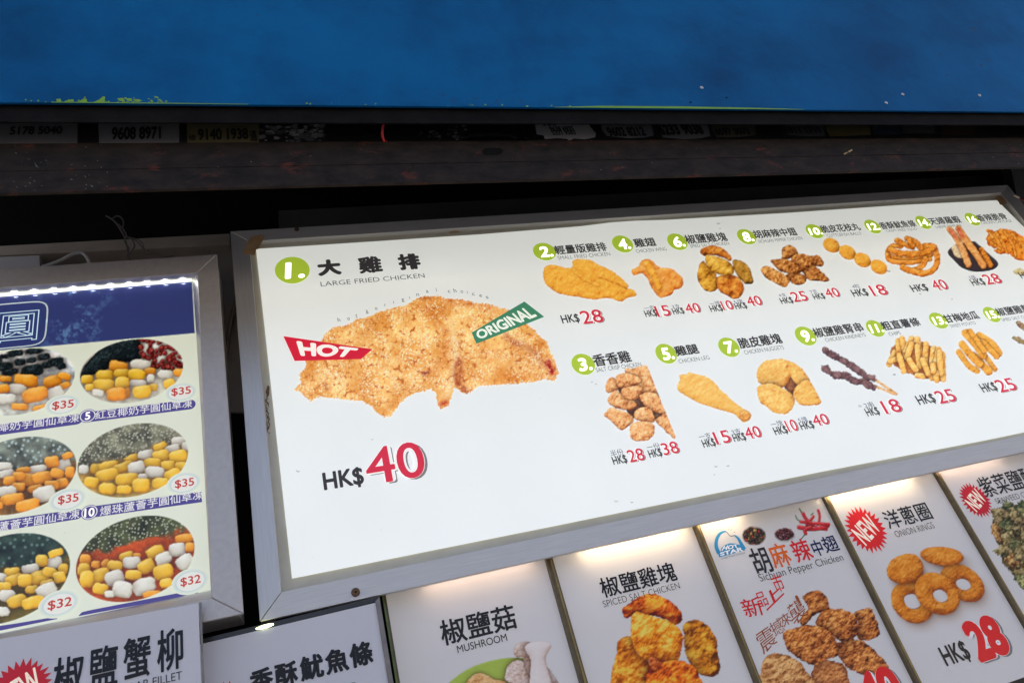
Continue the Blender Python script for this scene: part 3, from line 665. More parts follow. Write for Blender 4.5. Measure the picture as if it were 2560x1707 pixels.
# the round dessert pictures
RX, RZ = None, None
def fit_radii(cx, cy, Wp, Hp, D):
    c = at(cx, cy, D); e = 1e-3; p0 = proj(c[0], D, c[2]); pu = proj(c[0] + e, D, c[2]); pw = proj(c[0], D, c[2] + e)
    J = np.array([[(pu[0] - p0[0]) / e, (pw[0] - p0[0]) / e], [(pu[1] - p0[1]) / e, (pw[1] - p0[1]) / e]])
    A_ = np.array([[J[0, 0] ** 2, J[0, 1] ** 2], [J[1, 0] ** 2, J[1, 1] ** 2]]); s_ = np.linalg.solve(A_, [(Wp / 2) ** 2, (Hp / 2) ** 2])
    return math.sqrt(max(s_[0], 1e-9)), math.sqrt(max(s_[1], 1e-9))
RX, RZ = fit_radii(331.5, 925, 258, 160, DG)
def oval_clip(z, cx, cy):
    (a, b), = Zm(z, [(cx, cy)]); c = at(a, b, DG)
    return [proj(c[0] + RX * math.cos(2 * math.pi * k / 60), DG, c[2] + RZ * math.sin(2 * math.pi * k / 60)) for k in range(60)]
def two_tone(top, bot, slope, y0, soft=14, specks=None, seed=1, nz=26):
    def f(X, Y):
        t = np.clip((Y - (y0 + slope * X) + (fbm(X, Y, 30, 3, seed) - .5) * 40) / soft + .5, 0, 1)[..., None]
        a = np.array(top, float); b = np.array(bot, float); n = (fbm(X, Y, nz, 5, seed + 4) - .5)[..., None] * 1.5
        K = (a * (1 + n)) * (1 - t) + (b * (1 + n * .6)) * t
        if specks:
            w_, rn = worley(X, Y, specks[0], seed + 2); s_ = np.clip((specks[1] - w_) * 6, 0, 1) * (rn > .35)
            K = K + (np.array(specks[2], float) - K) * (s_[..., None] * (1 - t * .8))
        return np.clip(K, 0, 255)
    return f
def balls(L): return [('b', (a, b, c / 2, d / 2, e), k, min(c, d) * .5, dict(amp=.16, grain=.07, gloss=.35, rough=2.0, contact=.3, bias=.12, R=min(c, d) * .5 * .42)) for (a, b, c, d, e, k) in L]
y_, o_, w_ = TY, TO, TW
O5 = [(1190, 635, 115, 60, -8, o_), (550, 770, 70, 70, 0, o_), (1000, 720, 120, 75, -25, y_), (1145, 705, 112, 88, -8, w_), (540, 835, 80, 90, 10, y_), (620, 800, 60, 50, 0, o_), (815, 745, 90, 52, -20, y_),
      (885, 745, 50, 34, 0, o_), (680, 795, 60, 50, -30, o_), (850, 787, 120, 76, -5, w_), (740, 807, 98, 64, 5, y_), (945, 815, 118, 88, -30, y_), (1055, 765, 108, 82, -30, w_), (1225, 690, 60, 66, 0, o_), (1195, 782, 118, 90, -35, w_), (1055, 850, 132, 98, -15, y_),
      (650, 870, 130, 86, -20, y_), (740, 890, 122, 98, -20, w_), (860, 870, 108, 68, 8, y_), (560, 895, 92, 110, 0, y_), (650, 957, 108, 72, 10, y_), (930, 940, 156, 104, -20, w_), (790, 962, 128, 106, 8, w_), (1075, 922, 86, 62, -10, y_), (705, 992, 66, 44, 0, w_), (980, 990, 120, 40, -8, o_)]
O3 = [(640, 185, 110, 70, 0, y_), (540, 188, 64, 58, 0, w_), (700, 165, 130, 60, -10, y_), (850, 118, 100, 50, -20, y_), (790, 175, 150, 60, -20, y_), (945, 92, 106, 60, -10, w_), (1035, 40, 90, 50, -20, y_), (1150, 5, 90, 56, 0, w_), (1200, 40, 50, 60, 0, w_), (1115, 55, 96, 54, -20, w_), (1038, 102, 108, 76, -15, y_), (1150, 105, 112, 84, -15, y_), (985, 146, 110, 60, 0, y_), (1085, 162, 94, 62, 0, y_), (880, 175, 108, 82, -15, w_), (1170, 165, 80, 50, 0, y_),
      (1000, 206, 128, 74, 5, w_), (1115, 222, 114, 72, -25, y_), (690, 222, 150, 76, -10, y_), (820, 250, 156, 78, -8, y_), (920, 240, 60, 50, 0, w_), (590, 272, 98, 72, 10, y_), (1035, 278, 104, 74, 0, y_), (910, 292, 114, 92, 0, y_), (695, 312, 114, 70, 5, y_), (800, 318, 98, 56, 0, y_)]
O1 = [(845, 905, 138, 84, 12, o_), (1000, 890, 140, 76, 5, w_), (745, 965, 124, 76, 0, y_), (870, 950, 116, 64, 0, y_), (1065, 935, 84, 52, 0, o_), (975, 962, 124, 88, 5, y_), (1180, 958, 114, 64, 8, w_), (1275, 945, 76, 56, 0, o_), (620, 992, 84, 66, 0, y_), (985, 1022, 124, 54, 5, w_), (1075, 985, 54, 62, 0, w_), (740, 1038, 156, 94, 0, y_),
      (870, 1018, 104, 92, 0, y_), (1205, 1022, 86, 68, -15, y_), (1088, 1050, 64, 52, 0, y_), (905, 1088, 44, 72, 0, o_), (640, 1048, 64, 50, 0, y_), (1010, 1082, 134, 92, -5, y_), (830, 1098, 146, 96, -5, o_), (700, 1090, 90, 50, 10, w_)]
DKJ = [(10, 16, 20), (24, 34, 38), (60, 76, 82)]
O2d = [(110, 805, 108, 48), (250, 790, 124, 40), (25, 830, 66, 34), (315, 832, 96, 42), (140, 870, 78, 46), (225, 857, 74, 38), (35, 900, 110, 54), (230, 930, 160, 82), (70, 942, 120, 44), (400, 868, 112, 62), (330, 892, 66, 42), (-20, 870, 70, 50), (440, 900, 60, 40)]
O2 = [(-10, 985, 90, 44, 0, o_), (40, 990, 84, 40, 0, o_), (185, 1000, 176, 88, 5, o_), (125, 1062, 136, 72, 5, w_), (375, 1008, 134, 84, -10, o_), (460, 970, 92, 50, 20, o_), (458, 1036, 84, 46, -20, o_), (15, 1060, 110, 66, -10, o_), (395, 1092, 118, 92, -25, w_), (250, 1102, 186, 104, -15, o_), (40, 1132, 150, 74, 0, w_), (140, 1186, 124, 52, 0, o_), (290, 1190, 110, 34, -15, o_)]
O4 = [(405, 165, 106, 82, -25, w_), (435, 100, 74, 44, -20, o_), (335, 140, 92, 78, -10, o_), (240, 190, 116, 58, -10, w_), (30, 168, 96, 52, 0, w_), (45, 216, 96, 52, -10, w_), (150, 195, 90, 46, -15, o_), (185, 255, 114, 86, 10, o_), (120, 235, 84, 60, 0, o_), (275, 240, 136, 76, -10, o_), (370, 216, 96, 64, 15, o_), (452, 205, 66, 76, 0, o_), (60, 262, 84, 64, 0, o_), (400, 275, 84, 64, -10, o_),
      (120, 300, 90, 60, 0, o_), (230, 312, 100, 50, -10, o_), (335, 290, 94, 62, 0, o_), (285, 346, 146, 98, -15, w_), (45, 332, 124, 72, -8, w_), (80, 380, 156, 74, -8, o_), (180, 420, 156, 78, -12, o_), (-10, 420, 60, 50, 0, o_)]
O6 = [(350, 790, 108, 78, -20, w_), (270, 775, 78, 80, 0, y_), (360, 726, 96, 48, -20, y_), (408, 832, 62, 72, 0, y_), (195, 830, 118, 62, -12, w_), (75, 850, 106, 60, -8, y_), (12, 885, 60, 54, 20, w_), (95, 900, 124, 72, -18, y_), (255, 885, 124, 92, -15, y_), (320, 850, 96, 62, 15, y_), (160, 905, 92, 86, 0, y_), (385, 882, 84, 74, -15, y_), (25, 945, 96, 62, 0, y_), (205, 962, 86, 52, -5, y_), (305, 930, 96, 62, -15, y_),
      (300, 968, 136, 92, -25, w_), (45, 1002, 106, 76, 0, w_), (110, 1036, 126, 80, -20, y_), (215, 1046, 146, 78, -12, y_), (20, 1106, 86, 62, 0, w_)]
def beans():
    rnd = random.Random(4); L_ = []
    for i in range(85):
        x = rnd.uniform(1000, 1300); y = rnd.uniform(700, 915)
        if y > 690 + (x - 980) * .15 and y < 915 and not (x < 1060 and y > 860): L_.append(('e', (x, y, rnd.uniform(13, 21), rnd.uniform(12, 18), rnd.uniform(0, 90)), [(50, 8, 10), (120, 26, 28), (190, 90, 80)], 14, dict(amp=.1, grain=.1, contact=.5, rough=.4, bias=.1)))
    return L_
jelly = [('p', [(575, 975), (600, 900), (650, 840), (700, 790), (780, 740), (880, 705), (965, 695), (1005, 740), (990, 800), (1005, 845), (940, 868), (850, 868), (790, 900), (720, 945), (650, 962)], DKJ, 60, dict(amp=.35, grain=.1, bias=-.12))]
picture('dessert_picture', R4, jelly + beans() + balls(O1), DG, P_led, lsheet, 1, 'oval picture of yellow taro balls with red beans', bgc=PALEG, bgfun=two_tone((206, 212, 204), (214, 216, 200), -.1, 960, seed=2), clip=oval_clip(R4, 945, 927), step=2)
picture('dessert_picture', R4, [('b', (a, b, c / 2, d / 2, -8), DKJ, min(c, d) * .4, dict(amp=.3, rough=2, bias=-.05)) for a, b, c, d in O2d] + balls(O2), DG, P_led, lsheet, 1, 'oval picture of dark jelly cubes in milk over orange taro balls', bgc=PALEG, bgfun=two_tone((200, 210, 214), (214, 218, 208), -.1, 980, seed=5), clip=oval_clip(R4, 140, 1003), step=2)
picture('dessert_picture', R5, balls(O3), DG, P_led, lsheet, 1, 'oval picture of pale yellow and white taro balls under grey green jelly', bgc=PALEG, bgfun=two_tone((112, 112, 92), (196, 160, 76), -.28, 1232, specks=(7, .42, (178, 178, 160)), seed=7), clip=oval_clip(R5, 865, 122), step=2)
picture('dessert_picture', R5, balls(O4), DG, P_led, lsheet, 1, 'oval picture of orange taro balls with frosty ice at the top', bgc=PALEG, bgfun=two_tone((110, 118, 108), (140, 96, 40), -.2, 1190, specks=(13, .34, (170, 190, 190)), seed=9), clip=oval_clip(R5, 112, 222), step=2)
picture('dessert_picture', R5, balls(O5), DG, P_led, lsheet, 1, 'oval picture of yellow and white taro balls in red syrup', bgc=PALEG, bgfun=two_tone((62, 66, 40), (184, 72, 18), -.22, 1432, specks=(8, .36, (170, 175, 150)), seed=11), clip=oval_clip(R5, 882, 755), step=2)
picture('dessert_picture', R5, balls(O6), DG, P_led, lsheet, 1, 'oval picture of yellow and white taro balls under dark green jelly', bgc=PALEG, bgfun=two_tone((44, 60, 52), (104, 88, 30), -.26, 1432, specks=(17, .3, (96, 122, 116)), seed=13), clip=oval_clip(R5, 40, 885), step=2)
for z, cx, cy, s_, tx0, ty0, tx1, th in [(R4, 1290, 1085, '$35', 1222, 1118, 1362, 62), (R4, 447, 1175, '$35', 370, 1218, 524, 66), (R5, 1190, 277, '$35', 1130, 318, 1254, 60), (R5, 437, 385, '$35', 372, 422, 506, 62), (R5, 1230, 910, '$32', 1166, 952, 1297, 64), (R5, 382, 1055, '$32', 306, 1106, 462, 70)]:
    ink = Ink(DG); (a, b), = Zm(z, [(cx, cy)])
    for k in range(6): t = k / 5; ink.ell(a, b, .0225 - .005 * t, .0168 - .0045 * t, tuple(np.array(PALEG) * (1 - .35 * t) + np.array((150, 180, 215)) * .35 * t), 2.0 + k * .3)
    ink.ell(a, b, .0165, .0118, (228, 230, 224), 4)
    ink.text(s_, z, tx0, ty0, tx1, th, (186, 62, 56), .012, 5); ink.make('price_badge', P_led, lsheet)
# the LED strip under the top moulding
strip = prism('led_strip', [(xL, g0[2] - .0034), (g0[0] - .001, g0[2] - .0034), (g0[0] - .001, g0[2] + .0002), (xL, g0[2] + .0002)], DG - .0036, DG - .0006,
              mat('led_strip_tape', (.75, .75, .55), .4, emis=(.92, .95, .78), estr=.8), led)
M_led = mat('led_lens', (1, 1, 1), .3, emis=(.93, .97, 1.0), estr=7.0)
lens = None
x = g0[0] - .014; k = 0
while x > -.62:
    r = .0030; V = []; f = []
    for j, (rr_, dd) in enumerate([(1, 0), (.8, .55), (.35, .9)]):
        for i in range(10): a = 2 * math.pi * i / 10; V.append((x + r * 1.5 * rr_ * math.cos(a), DG - .0037 - r * dd, g0[2] - .0014 + r * rr_ * math.sin(a)))
    for j in range(2):
        for i in range(10): f.append((j * 10 + i, j * 10 + (i + 1) % 10, (j + 1) * 10 + (i + 1) % 10, (j + 1) * 10 + i))
    f.append(tuple(20 + i for i in range(10)))
    if lens is None: lens = build('led', W(V), f, M_led, led, smooth=True); lens.parent = strip; lx = x
    else:
        c_ = lens.copy(); C.objects.link(c_); c_.parent = strip; c_.location = ((x - lx) * S, 0, 0)
    x -= .0262; k += 1

# ------------------------------------------------------------------ centre: the big backlit menu sign
D0 = 1.0
ms = thing('menu_sign', W((.85, 1.0, .215)), 'big backlit white menu sign of fried chicken dishes in an aluminium frame', 'sign')
oL, oR, oB, oT = -.0775, 1.80, .215, .8805
iL, iR, iB, iT = -.0475, 1.757, .2465, .8545
DFm = .994
def fr(P): # positions measured in the plane D0, moved to the front of the frame
    return [tuple(np.array(p) * (DFm / D0)) for p in P]
prism('frame_member', fr([(oL, oT), (oR, oT), (iR, iT), (iL, iT)]), DFm, 1.09, M_alu, ms, .0006)
prism('frame_member', fr([(oL, oB + .0006), (iL - .0004, iB + .0004), (iL - .0004, iT - .0004), (oL, oT - .0006)]), DFm, 1.09, M_aluv, ms, .0006)
prism('frame_member', fr([(oL + .0006, oB), (oR, oB), (iR, iB), (iL, iB)]), DFm, 1.002, M_alu, ms, .0006)
box('sign_floor', (oL + .002, 1.0022, iB - .012), (oR - .002, 1.09, iB - .009), M_dark, ms)
prism('frame_member', fr([(oR, oB + .0006), (oR, oT - .0006), (iR + .0004, iT - .0004), (iR + .0004, iB + .0004)]), DFm, 1.09, M_aluv, ms, .0006)
box('acrylic_face', (iL - .005, 1.0035, iB - .004), (iR + .005, 1.008, iT + .004), M_cream, ms)
ms_c = [(730, 1445), (1400, 1311), (2060, 1177), (2466, 1099.5), proj(1.737, 1.0, .2515), (2660, 690), (2560, 568), (2492, 501), (2250, 513), (1960, 533), (1660, 550), (1590, 552), (1530, 556), (1450, 566), (1200, 586), (900, 606), (640, 622.5)]
WHT = (226, 232, 236)
GM = 1.0
msheet = sheet('menu_sheet', ms_c[::1], D0, P_main, ms, WHT, GM, .0012)
DARK = (52, 50, 54); REDN = (205, 48, 72)
def badge(num, z, cx, cy, Wp, Hp):
    (a, b), = Zm(z, [(cx, cy)]); rx, rz = fit_radii(a, b, Wp * z[2], Hp * z[2], D0)
    ink = Ink(D0); ink.ell(a, b, rx, rz, (168, 196, 62), 2)
    c = at(a, b, D0); V, fs, _ = glyphs(num, .026); n2 = len(num) > 2
    wd = rx * (1.55 if n2 else 1.15); ht = rz * (1.0 if n2 else 1.22)
    U = np.zeros((len(V), 3)); U[:, 0] = c[0] + rx * (.12 if n2 else .16) + (V[:, 0] - .5) * wd + .12 * (V[:, 1] - .5) * ht; U[:, 2] = c[2] - rz * .02 + (V[:, 1] - .5) * ht
    ink.add(U, fs, (238, 243, 236), 3); ink.make('number_badge', P_main, msheet)
for a in [('1.', R6, 342, 327, 228, 174), ('2.', R7, 218, 460, 206, 156), ('4.', R7, 914, 392, 190, 152), ('6.', R7, 1402, 372, 184, 148), ('8.', R3, 539, 1024, 126, 100), ('10.', R3, 984, 988, 120, 92),
          ('12.', R3, 1363, 958, 112, 90), ('14.', R3, 1694, 931, 106, 86), ('16.', R3, 2015, 910, 104, 82), ('3.', Q1, 228, 354, 232, 206), ('5.', Q1, 1040, 250, 212, 194), ('7.', Q1, 1656, 187, 212, 190),
          ('9.', Q2, 407, 426, 194, 168), ('11.', Q2, 1027, 359, 168, 148), ('13.', Q2, 1591, 289, 172, 142), ('15.', Q2, 2064, 236, 158, 136)]: badge(*a)
def names(L_, m=P_main, parent=None, D=D0, gain=1.0, name='dish_lettering'):
    ink = Ink(D, gain)
    for (t, z, x0, y0, x1, h, off, col) in L_: ink.text(t, z, x0, y0, x1, h, col, off, 2.5)
    return ink.make(name, m, parent or msheet)
names([('大', R6, 513, 368, 668, 106, .055, DARK), ('雞', R6, 783, 352, 937, 110, .035, DARK), ('排', R6, 1045, 330, 1188, 106, .045, DARK), ('LARGE FRIED CHICKEN', R6, 529, 434, 1208, 30, -.008, DARK)])
SUB = (70, 72, 78)
for L_ in ([('輕量版雞排', R7, 322, 489, 783, 80, .02, DARK), ('SMALL FRIED CHICKEN', R7, 343, 533, 808, 32, -.01, SUB)], [('雞翅', R7, 1032, 424, 1222, 78, .022, DARK), ('CHICKEN WING', R7, 1040, 472, 1310, 31, -.01, SUB)],
           [('椒鹽雞塊', R7, 1492, 394, 1858, 82, .018, DARK), ('SPIED SALT CHICKEN', R7, 1522, 427, 1868, 28, -.01, SUB)], [('胡麻辣中翅', R3, 600, 1037, 878, 54, .02, DARK), ('SICHUAN PEPPER CHICKEN', R3, 622, 1066, 908, 20, -.01, SUB)],
           [('脆皮花枝丸', R3, 1040, 1001, 1292, 50, .02, DARK), ('CUTTLEFISH BALLS', R3, 1070, 1028, 1292, 19, -.01, SUB)], [('香酥魷魚條', R3, 1425, 977, 1656, 46, .018, DARK), ('CRISPY FRIED SQUID', R3, 1460, 998, 1658, 17, -.01, SUB)],
           [('天婦羅蝦', R3, 1748, 949, 1950, 47, .018, DARK), ('SHRIMP TEMPURA', R3, 1780, 971, 1948, 16, -.01, SUB)], [('香辣脆骨', R3, 2062, 926, 2250, 45, .018, DARK), ('CHICKEN CARTILAGE', R3, 2080, 944, 2276, 16, -.01, SUB)],
           [('香香雞', Q1, 345, 380, 712, 118, .02, DARK), ('SALT CRISP CHICKEN', Q1, 360, 432, 803, 40, -.01, SUB)], [('雞腿', Q1, 1148, 277, 1375, 98, .025, DARK), ('CHICKEN LEG', Q1, 1172, 345, 1470, 38, -.01, SUB)],
           [('脆皮雞塊', Q1, 1772, 204, 2190, 104, .022, DARK), ('CHICKEN NUGGETS', Q1, 1815, 258, 2200, 38, -.01, SUB)], [('椒鹽雞腎串', Q2, 502, 444, 935, 86, .018, DARK), ('CHICKEN KINDNEYS', Q2, 590, 480, 947, 32, -.01, SUB)],
           [('粗直薯條', Q2, 1108, 380, 1442, 78, .02, DARK), ('CHIPS', Q2, 1158, 427, 1260, 31, -.01, SUB)], [('甘梅地瓜', Q2, 1665, 314, 1968, 74, .022, DARK), ('SWEET POTATO', Q2, 1705, 354, 1928, 27, -.01, SUB)],
           [('椒鹽雞軟骨', Q2, 2133, 252, 2500, 72, .018, DARK), ('SPIED SALT CHICKEN', Q2, 2165, 297, 2470, 25, -.01, SUB)]): names(L_)
def price(z, *parts, D=D0, m=P_main, parent=None, gain=1.0, red=REDN, dark=DARK, boff=.014, hoff=.004):
    ink = Ink(D, gain)
    for (t, x0, y0, x1, h) in parts:
        if t[0] in '0123456789' and len(t) == 2 and t.isdigit():
            ink.text(t, z, x0, y0, x1, h, (120, 120, 124), boff + .012, 2.4, dx=.075, dz=-.045)
            ink.text(t, z, x0, y0, x1, h, (236, 236, 238), boff + .03, 3.2, dx=.015, dz=-.01)
            ink.text(t, z, x0, y0, x1, h, red, max(boff - .006, .004), 4)
        else: ink.text(t, z, x0, y0, x1, h, dark if t == 'HK$' else (88, 88, 112), hoff + (.012 if t == 'HK$' else -.006), 2.5)
    return ink.make('price_lettering', m, parent or msheet)
price(Q3, ('HK$', 546, 342, 808, 134), ('40', 830, 295, 1212, 242), hoff=.012)
price(R7, ('HK$', 385, 1112, 543, 86), ('28', 565, 1107, 755, 118))
price(R7, ('一支', 1110, 988, 1205, 42), ('HK$', 1128, 1052, 1232, 68), ('15', 1230, 1042, 1352, 95), ('3支', 1362, 970, 1432, 38), ('HK$', 1375, 1028, 1475, 62), ('40', 1492, 1012, 1620, 85))
price(R7, ('一塊', 1700, 948, 1790, 42), ('HK$', 1710, 1007, 1820, 66), ('10', 1817, 982, 1912, 82), ('5塊', 1915, 927, 1992, 38), ('HK$', 1932, 982, 2035, 62), ('40', 2043, 948, 2170, 86))
price(R8, ('4支', 172, 1022, 235, 33), ('HK$', 197, 1089, 303, 62), ('25', 300, 1064, 428, 86), ('7支', 444, 992, 508, 35), ('HK$', 482, 1050, 580, 57), ('40', 592, 1027, 708, 80))
price(R8, ('4粒', 814, 946, 878, 36), ('HK$', 827, 1028, 960, 72), ('18', 995, 1012, 1125, 92))
price(R8, ('HK$', 1343, 986, 1482, 70), ('40', 1530, 964, 1652, 88))
price(R8, ('5條', 1834, 867, 1890, 34), ('HK$', 1868, 932, 1980, 68), ('28', 1984, 912, 2118, 86))
price(R8, ('HK$', 2290, 868, 2400, 62), ('40', 2410, 850, 2520, 80))
price(Q1, ('半份', 508, 1268, 632, 70), ('HK$', 533, 1352, 672, 92), ('28', 688, 1317, 842, 120), ('一份', 862, 1203, 990, 64), ('HK$', 888, 1284, 1015, 90), ('38', 1023, 1247, 1180, 117))
price(Q1, ('一支', 1374, 1098, 1490, 60), ('HK$', 1418, 1184, 1540, 90), ('15', 1540, 1142, 1688, 122), ('3支', 1697, 1052, 1785, 60), ('HK$', 1718, 1126, 1838, 87), ('40', 1838, 1090, 1988, 112))
price(Q2, ('一塊', 107, 1243, 212, 52), ('HK$', 147, 1320, 262, 80), ('10', 260, 1282, 352, 102), ('5塊', 354, 1202, 430, 49), ('HK$', 380, 1274, 498, 78), ('40', 494, 1232, 630, 96))
price(Q2, ('2串', 942, 1072, 1025, 50), ('HK$', 970, 1154, 1082, 82), ('18', 1128, 1122, 1278, 116))
price(Q2, ('HK$', 1432, 1054, 1585, 95), ('25', 1608, 1032, 1763, 112))
price(Q2, ('HK$', 2003, 944, 2135, 90), ('25', 2148, 932, 2303, 110))
ink = Ink(D0); rnd = random.Random(31)
for (x, y, r) in [(1790, 1166, 6), (1786, 1186, 3), (1820, 1164, 5), (930, 1098, 4), (745, 1178, 6), (741, 1176, 3), (1180, 1210, 2), (1350, 995, 2), (1480, 955, 4), (1490, 960, 3), (1795, 560, 7), (1800, 572, 4), (1010, 1390, 3), (1540, 1252, 6), (1580, 1255, 4), (2300, 735, 4), (2380, 748, 3), (2236, 936, 5), (2150, 1015, 6), (960, 890, 2), (780, 770, 1.6), (1125, 640, 1.6)]:
    ink.poly([(x + r * (1.6 if k % 2 else .7) * math.cos(k * .785) * rnd.uniform(.5, 1.2), y + r * .45 * math.sin(k * .785) * rnd.uniform(.6, 1.2)) for k in range(8)], rnd.choice([(188, 192, 196), (170, 172, 174), (200, 202, 198)]), 1.5)
ink.make('smudge', P_main, msheet)['kind'] = 'stuff'
# big fried chicken
BIG = [(348, 1105), (395, 1070), (390, 1010), (430, 960), (425, 905), (470, 860), (520, 790), (560, 745), (610, 700), (700, 690), (760, 650), (850, 630), (900, 600), (980, 580), (1070, 560), (1140, 520), (1200, 500), (1250, 500), (1300, 490), (1340, 515), (1420, 515), (1480, 525), (1540, 540), (1600, 545), (1650, 560), (1720, 575), (1790, 600), (1830, 640), (1880, 680), (1930, 720), (1960, 760), (2000, 790), (2020, 830), (2040, 880), (2060, 930), (2080, 1000), (2050, 1050), (1980, 1040), (1900, 1060), (1800, 1070), (1700, 1075), (1600, 1078), (1550, 1090), (1500, 1130), (1480, 1140), (1430, 1110), (1395, 1095), (1390, 1130), (1375, 1180), (1350, 1225), (1310, 1230), (1285, 1190), (1280, 1130), (1250, 1100), (1200, 1115), (1120, 1140), (1060, 1180), (1020, 1230), (990, 1280), (940, 1290), (900, 1260), (860, 1220), (800, 1180), (750, 1180), (700, 1180), (640, 1165), (580, 1160), (520, 1160), (460, 1180), (420, 1160), (400, 1130)]
def big_post(X, Y, K):
    x = (X - 600) / .38271; y = (Y - 550) / .38271
    w1, r1 = worley(X, Y, 5.2, 3); w2, r2 = worley(X, Y, 9.5, 8); w3, r3 = worley(X, Y, 3.2, 6)
    n = fbm(X, Y, 26, 4, 5)
    base = np.array([238, 176, 98.]) + (n[..., None] - .5) * np.array([60, 110, 120]) + (fbm(X, Y, 60, 3, 15) - .5)[..., None] * np.array([40, 80, 80])
    K = base
    K = K + (np.array([255, 240, 205]) - K) * (np.clip((.46 - w1) * 5, 0, 1) * (r1 > .45) * np.clip(.45 + 2.4 * (fbm(X, Y, 34, 3, 9) - .42), 0, 1))[..., None]
    K = K + (np.array([186, 96, 36]) - K) * (np.clip((w2 - .52) * 3, 0, 1) * (fbm(X, Y, 14, 3, 2) > .42))[..., None]
    K = K + (np.array([244, 186, 104]) - K) * (np.clip((.4 - w3) * 5, 0, 1) * (r3 > .5))[..., None] * .5
    def mark(pts, r, col, st):
        nonlocal K
        sd = sd_path(x, y, pts, 0); q = np.exp(-(sd / r) ** 2) * st * np.clip(fbm(X, Y, 6, 3, 4) * 1.9 - .2, 0, 1); K = K + (np.array(col, float) - K) * q[..., None]
    mark([(1200, 560), (1290, 640), (1350, 760), (1330, 900), (1250, 990)], 36, (200, 104, 36), .4)
    mark([(1370, 660), (1400, 780), (1410, 900), (1390, 1030), (1350, 1150)], 30, (252, 236, 196), .5)
    mark([(1430, 920), (1420, 1060), (1470, 1120)], 30, (150, 50, 20), .8)
    mark([(1740, 760), (1800, 800), (1880, 830), (1950, 900), (1990, 950)], 24, (160, 56, 16), .85)
    mark([(2010, 930), (2040, 990)], 20, (158, 18, 24), 1.2); mark([(1310, 1205), (1345, 1195)], 18, (190, 60, 30), 1.1)
    mark([(1200, 1005), (1225, 1000)], 14, (130, 30, 30), 1.1); mark([(560, 1080), (575, 1110)], 20, (176, 84, 30), .8)
    mark([(1180, 505), (1240, 515)], 18, (170, 74, 20), .9); mark([(1340, 520), (1560, 545), (1700, 600)], 30, (200, 96, 40), .5)
    mark([(1700, 690), (1850, 800), (1980, 980)], 34, (252, 222, 160), .5); mark([(1450, 700), (1550, 900), (1640, 1030)], 34, (252, 214, 140), .5)
    mark([(430, 1120), (520, 1010), (700, 870), (860, 760)], 50, (250, 214, 150), .35); mark([(900, 650), (760, 820), (700, 1000)], 40, (214, 134, 54), .5)
    mark([(820, 1180), (940, 1240), (1050, 1160), (1230, 1080)], 40, (214, 130, 50), .55); mark([(1600, 1060), (1750, 1020), (1900, 1040)], 36, (222, 130, 44), .5)
    K = K + (np.array([255, 246, 222]) - K) * (np.clip((vnoise(X / 2.3, Y / 2.3, 41) - .66) * 5, 0, 1) * np.clip((fbm(X, Y, 22, 3, 43) - .40) * 4, 0, 1))[..., None] * .8
    K = K + (np.array([178, 88, 30]) - K) * (np.clip((vnoise(X / 2.6, Y / 2.6, 47) - .72) * 6, 0, 1) * np.clip((fbm(X, Y, 24, 3, 49) - .42) * 4, 0, 1))[..., None] * .75
    sd = sd_poly(X, Y, [tuple(q) for q in Zm(R6, BIG)]) + (fbm(X, Y, 11, 4, 11) - .5) * 6 + (fbm(X, Y, 3.4, 2, 31) - .5) * 9
    e = np.clip(1 - sd / 12, 0, 1)[..., None] * .25; K = K * (1 - e) + np.array([244, 184, 100]) * e
    al = np.clip(sd / 2 + .5, 0, 1)[..., None]; return K * al + np.array(WHT, float) * (1 - al)
picture('food_picture', R6, [('p', BIG, GOLD, 30, dict(rough=4.5))], D0, P_main, msheet, 1, 'large picture of a crumbed fried chicken cutlet', bgc=WHT, post=big_post, step=1.7)
ink = Ink(D0); ink.poly(Zm(R6, [(283, 758), (357, 920), (790, 908), (865, 843)]), (208, 36, 62), 2); ink.quad_text('HOT', Zm(R6, [(397, 888), (712, 895), (778, 838), (366, 788)]), (245, 243, 242), .045, 3); ink.make('hot_tag', P_main, msheet, 'red pointed tag reading HOT')
ink = Ink(D0); ink.poly(Zm(R6, [(1513, 735), (1545, 808), (1987, 632), (1858, 532)]), (66, 134, 106), 2.2); ink.quad_text('ORIGINAL', Zm(R6, [(1562, 782), (1944, 628), (1872, 562), (1534, 730)]), (240, 246, 240), .03, 3); ink.make('original_tag', P_main, msheet, 'green slanted tag reading ORIGINAL')
ink = Ink(D0)
for ch_, x, y in zip('hot&original' + 'choices', [648, 711, 763, 833, 891, 950, 1005, 1067, 1110, 1163, 1225, 1285, 1368, 1407, 1452, 1487, 1527, 1575, 1617], [655, 645, 630, 603, 578, 556, 535, 527, 505, 488, 466, 458, 466, 464, 468, 470, 484, 494, 505]):
    hh_ = 26 if ch_ in 'htl&' else (24 if ch_ == 'g' else 17); ww = {'i': 4, 'l': 3, 't': 11, 'r': 9}.get(ch_, 17)
    ink.text(ch_, R6, x - ww / 2, y + 10, x + ww / 2, hh_, (105, 108, 114), .004, 2.5)
ink.make('arched_lettering', P_main, msheet)['kind'] = 'stuff'
def food(z, items, label, **k):
    k.setdefault('bgc', WHT); return picture('food_picture', z, items, D0, P_main, msheet, 1, label, **k)
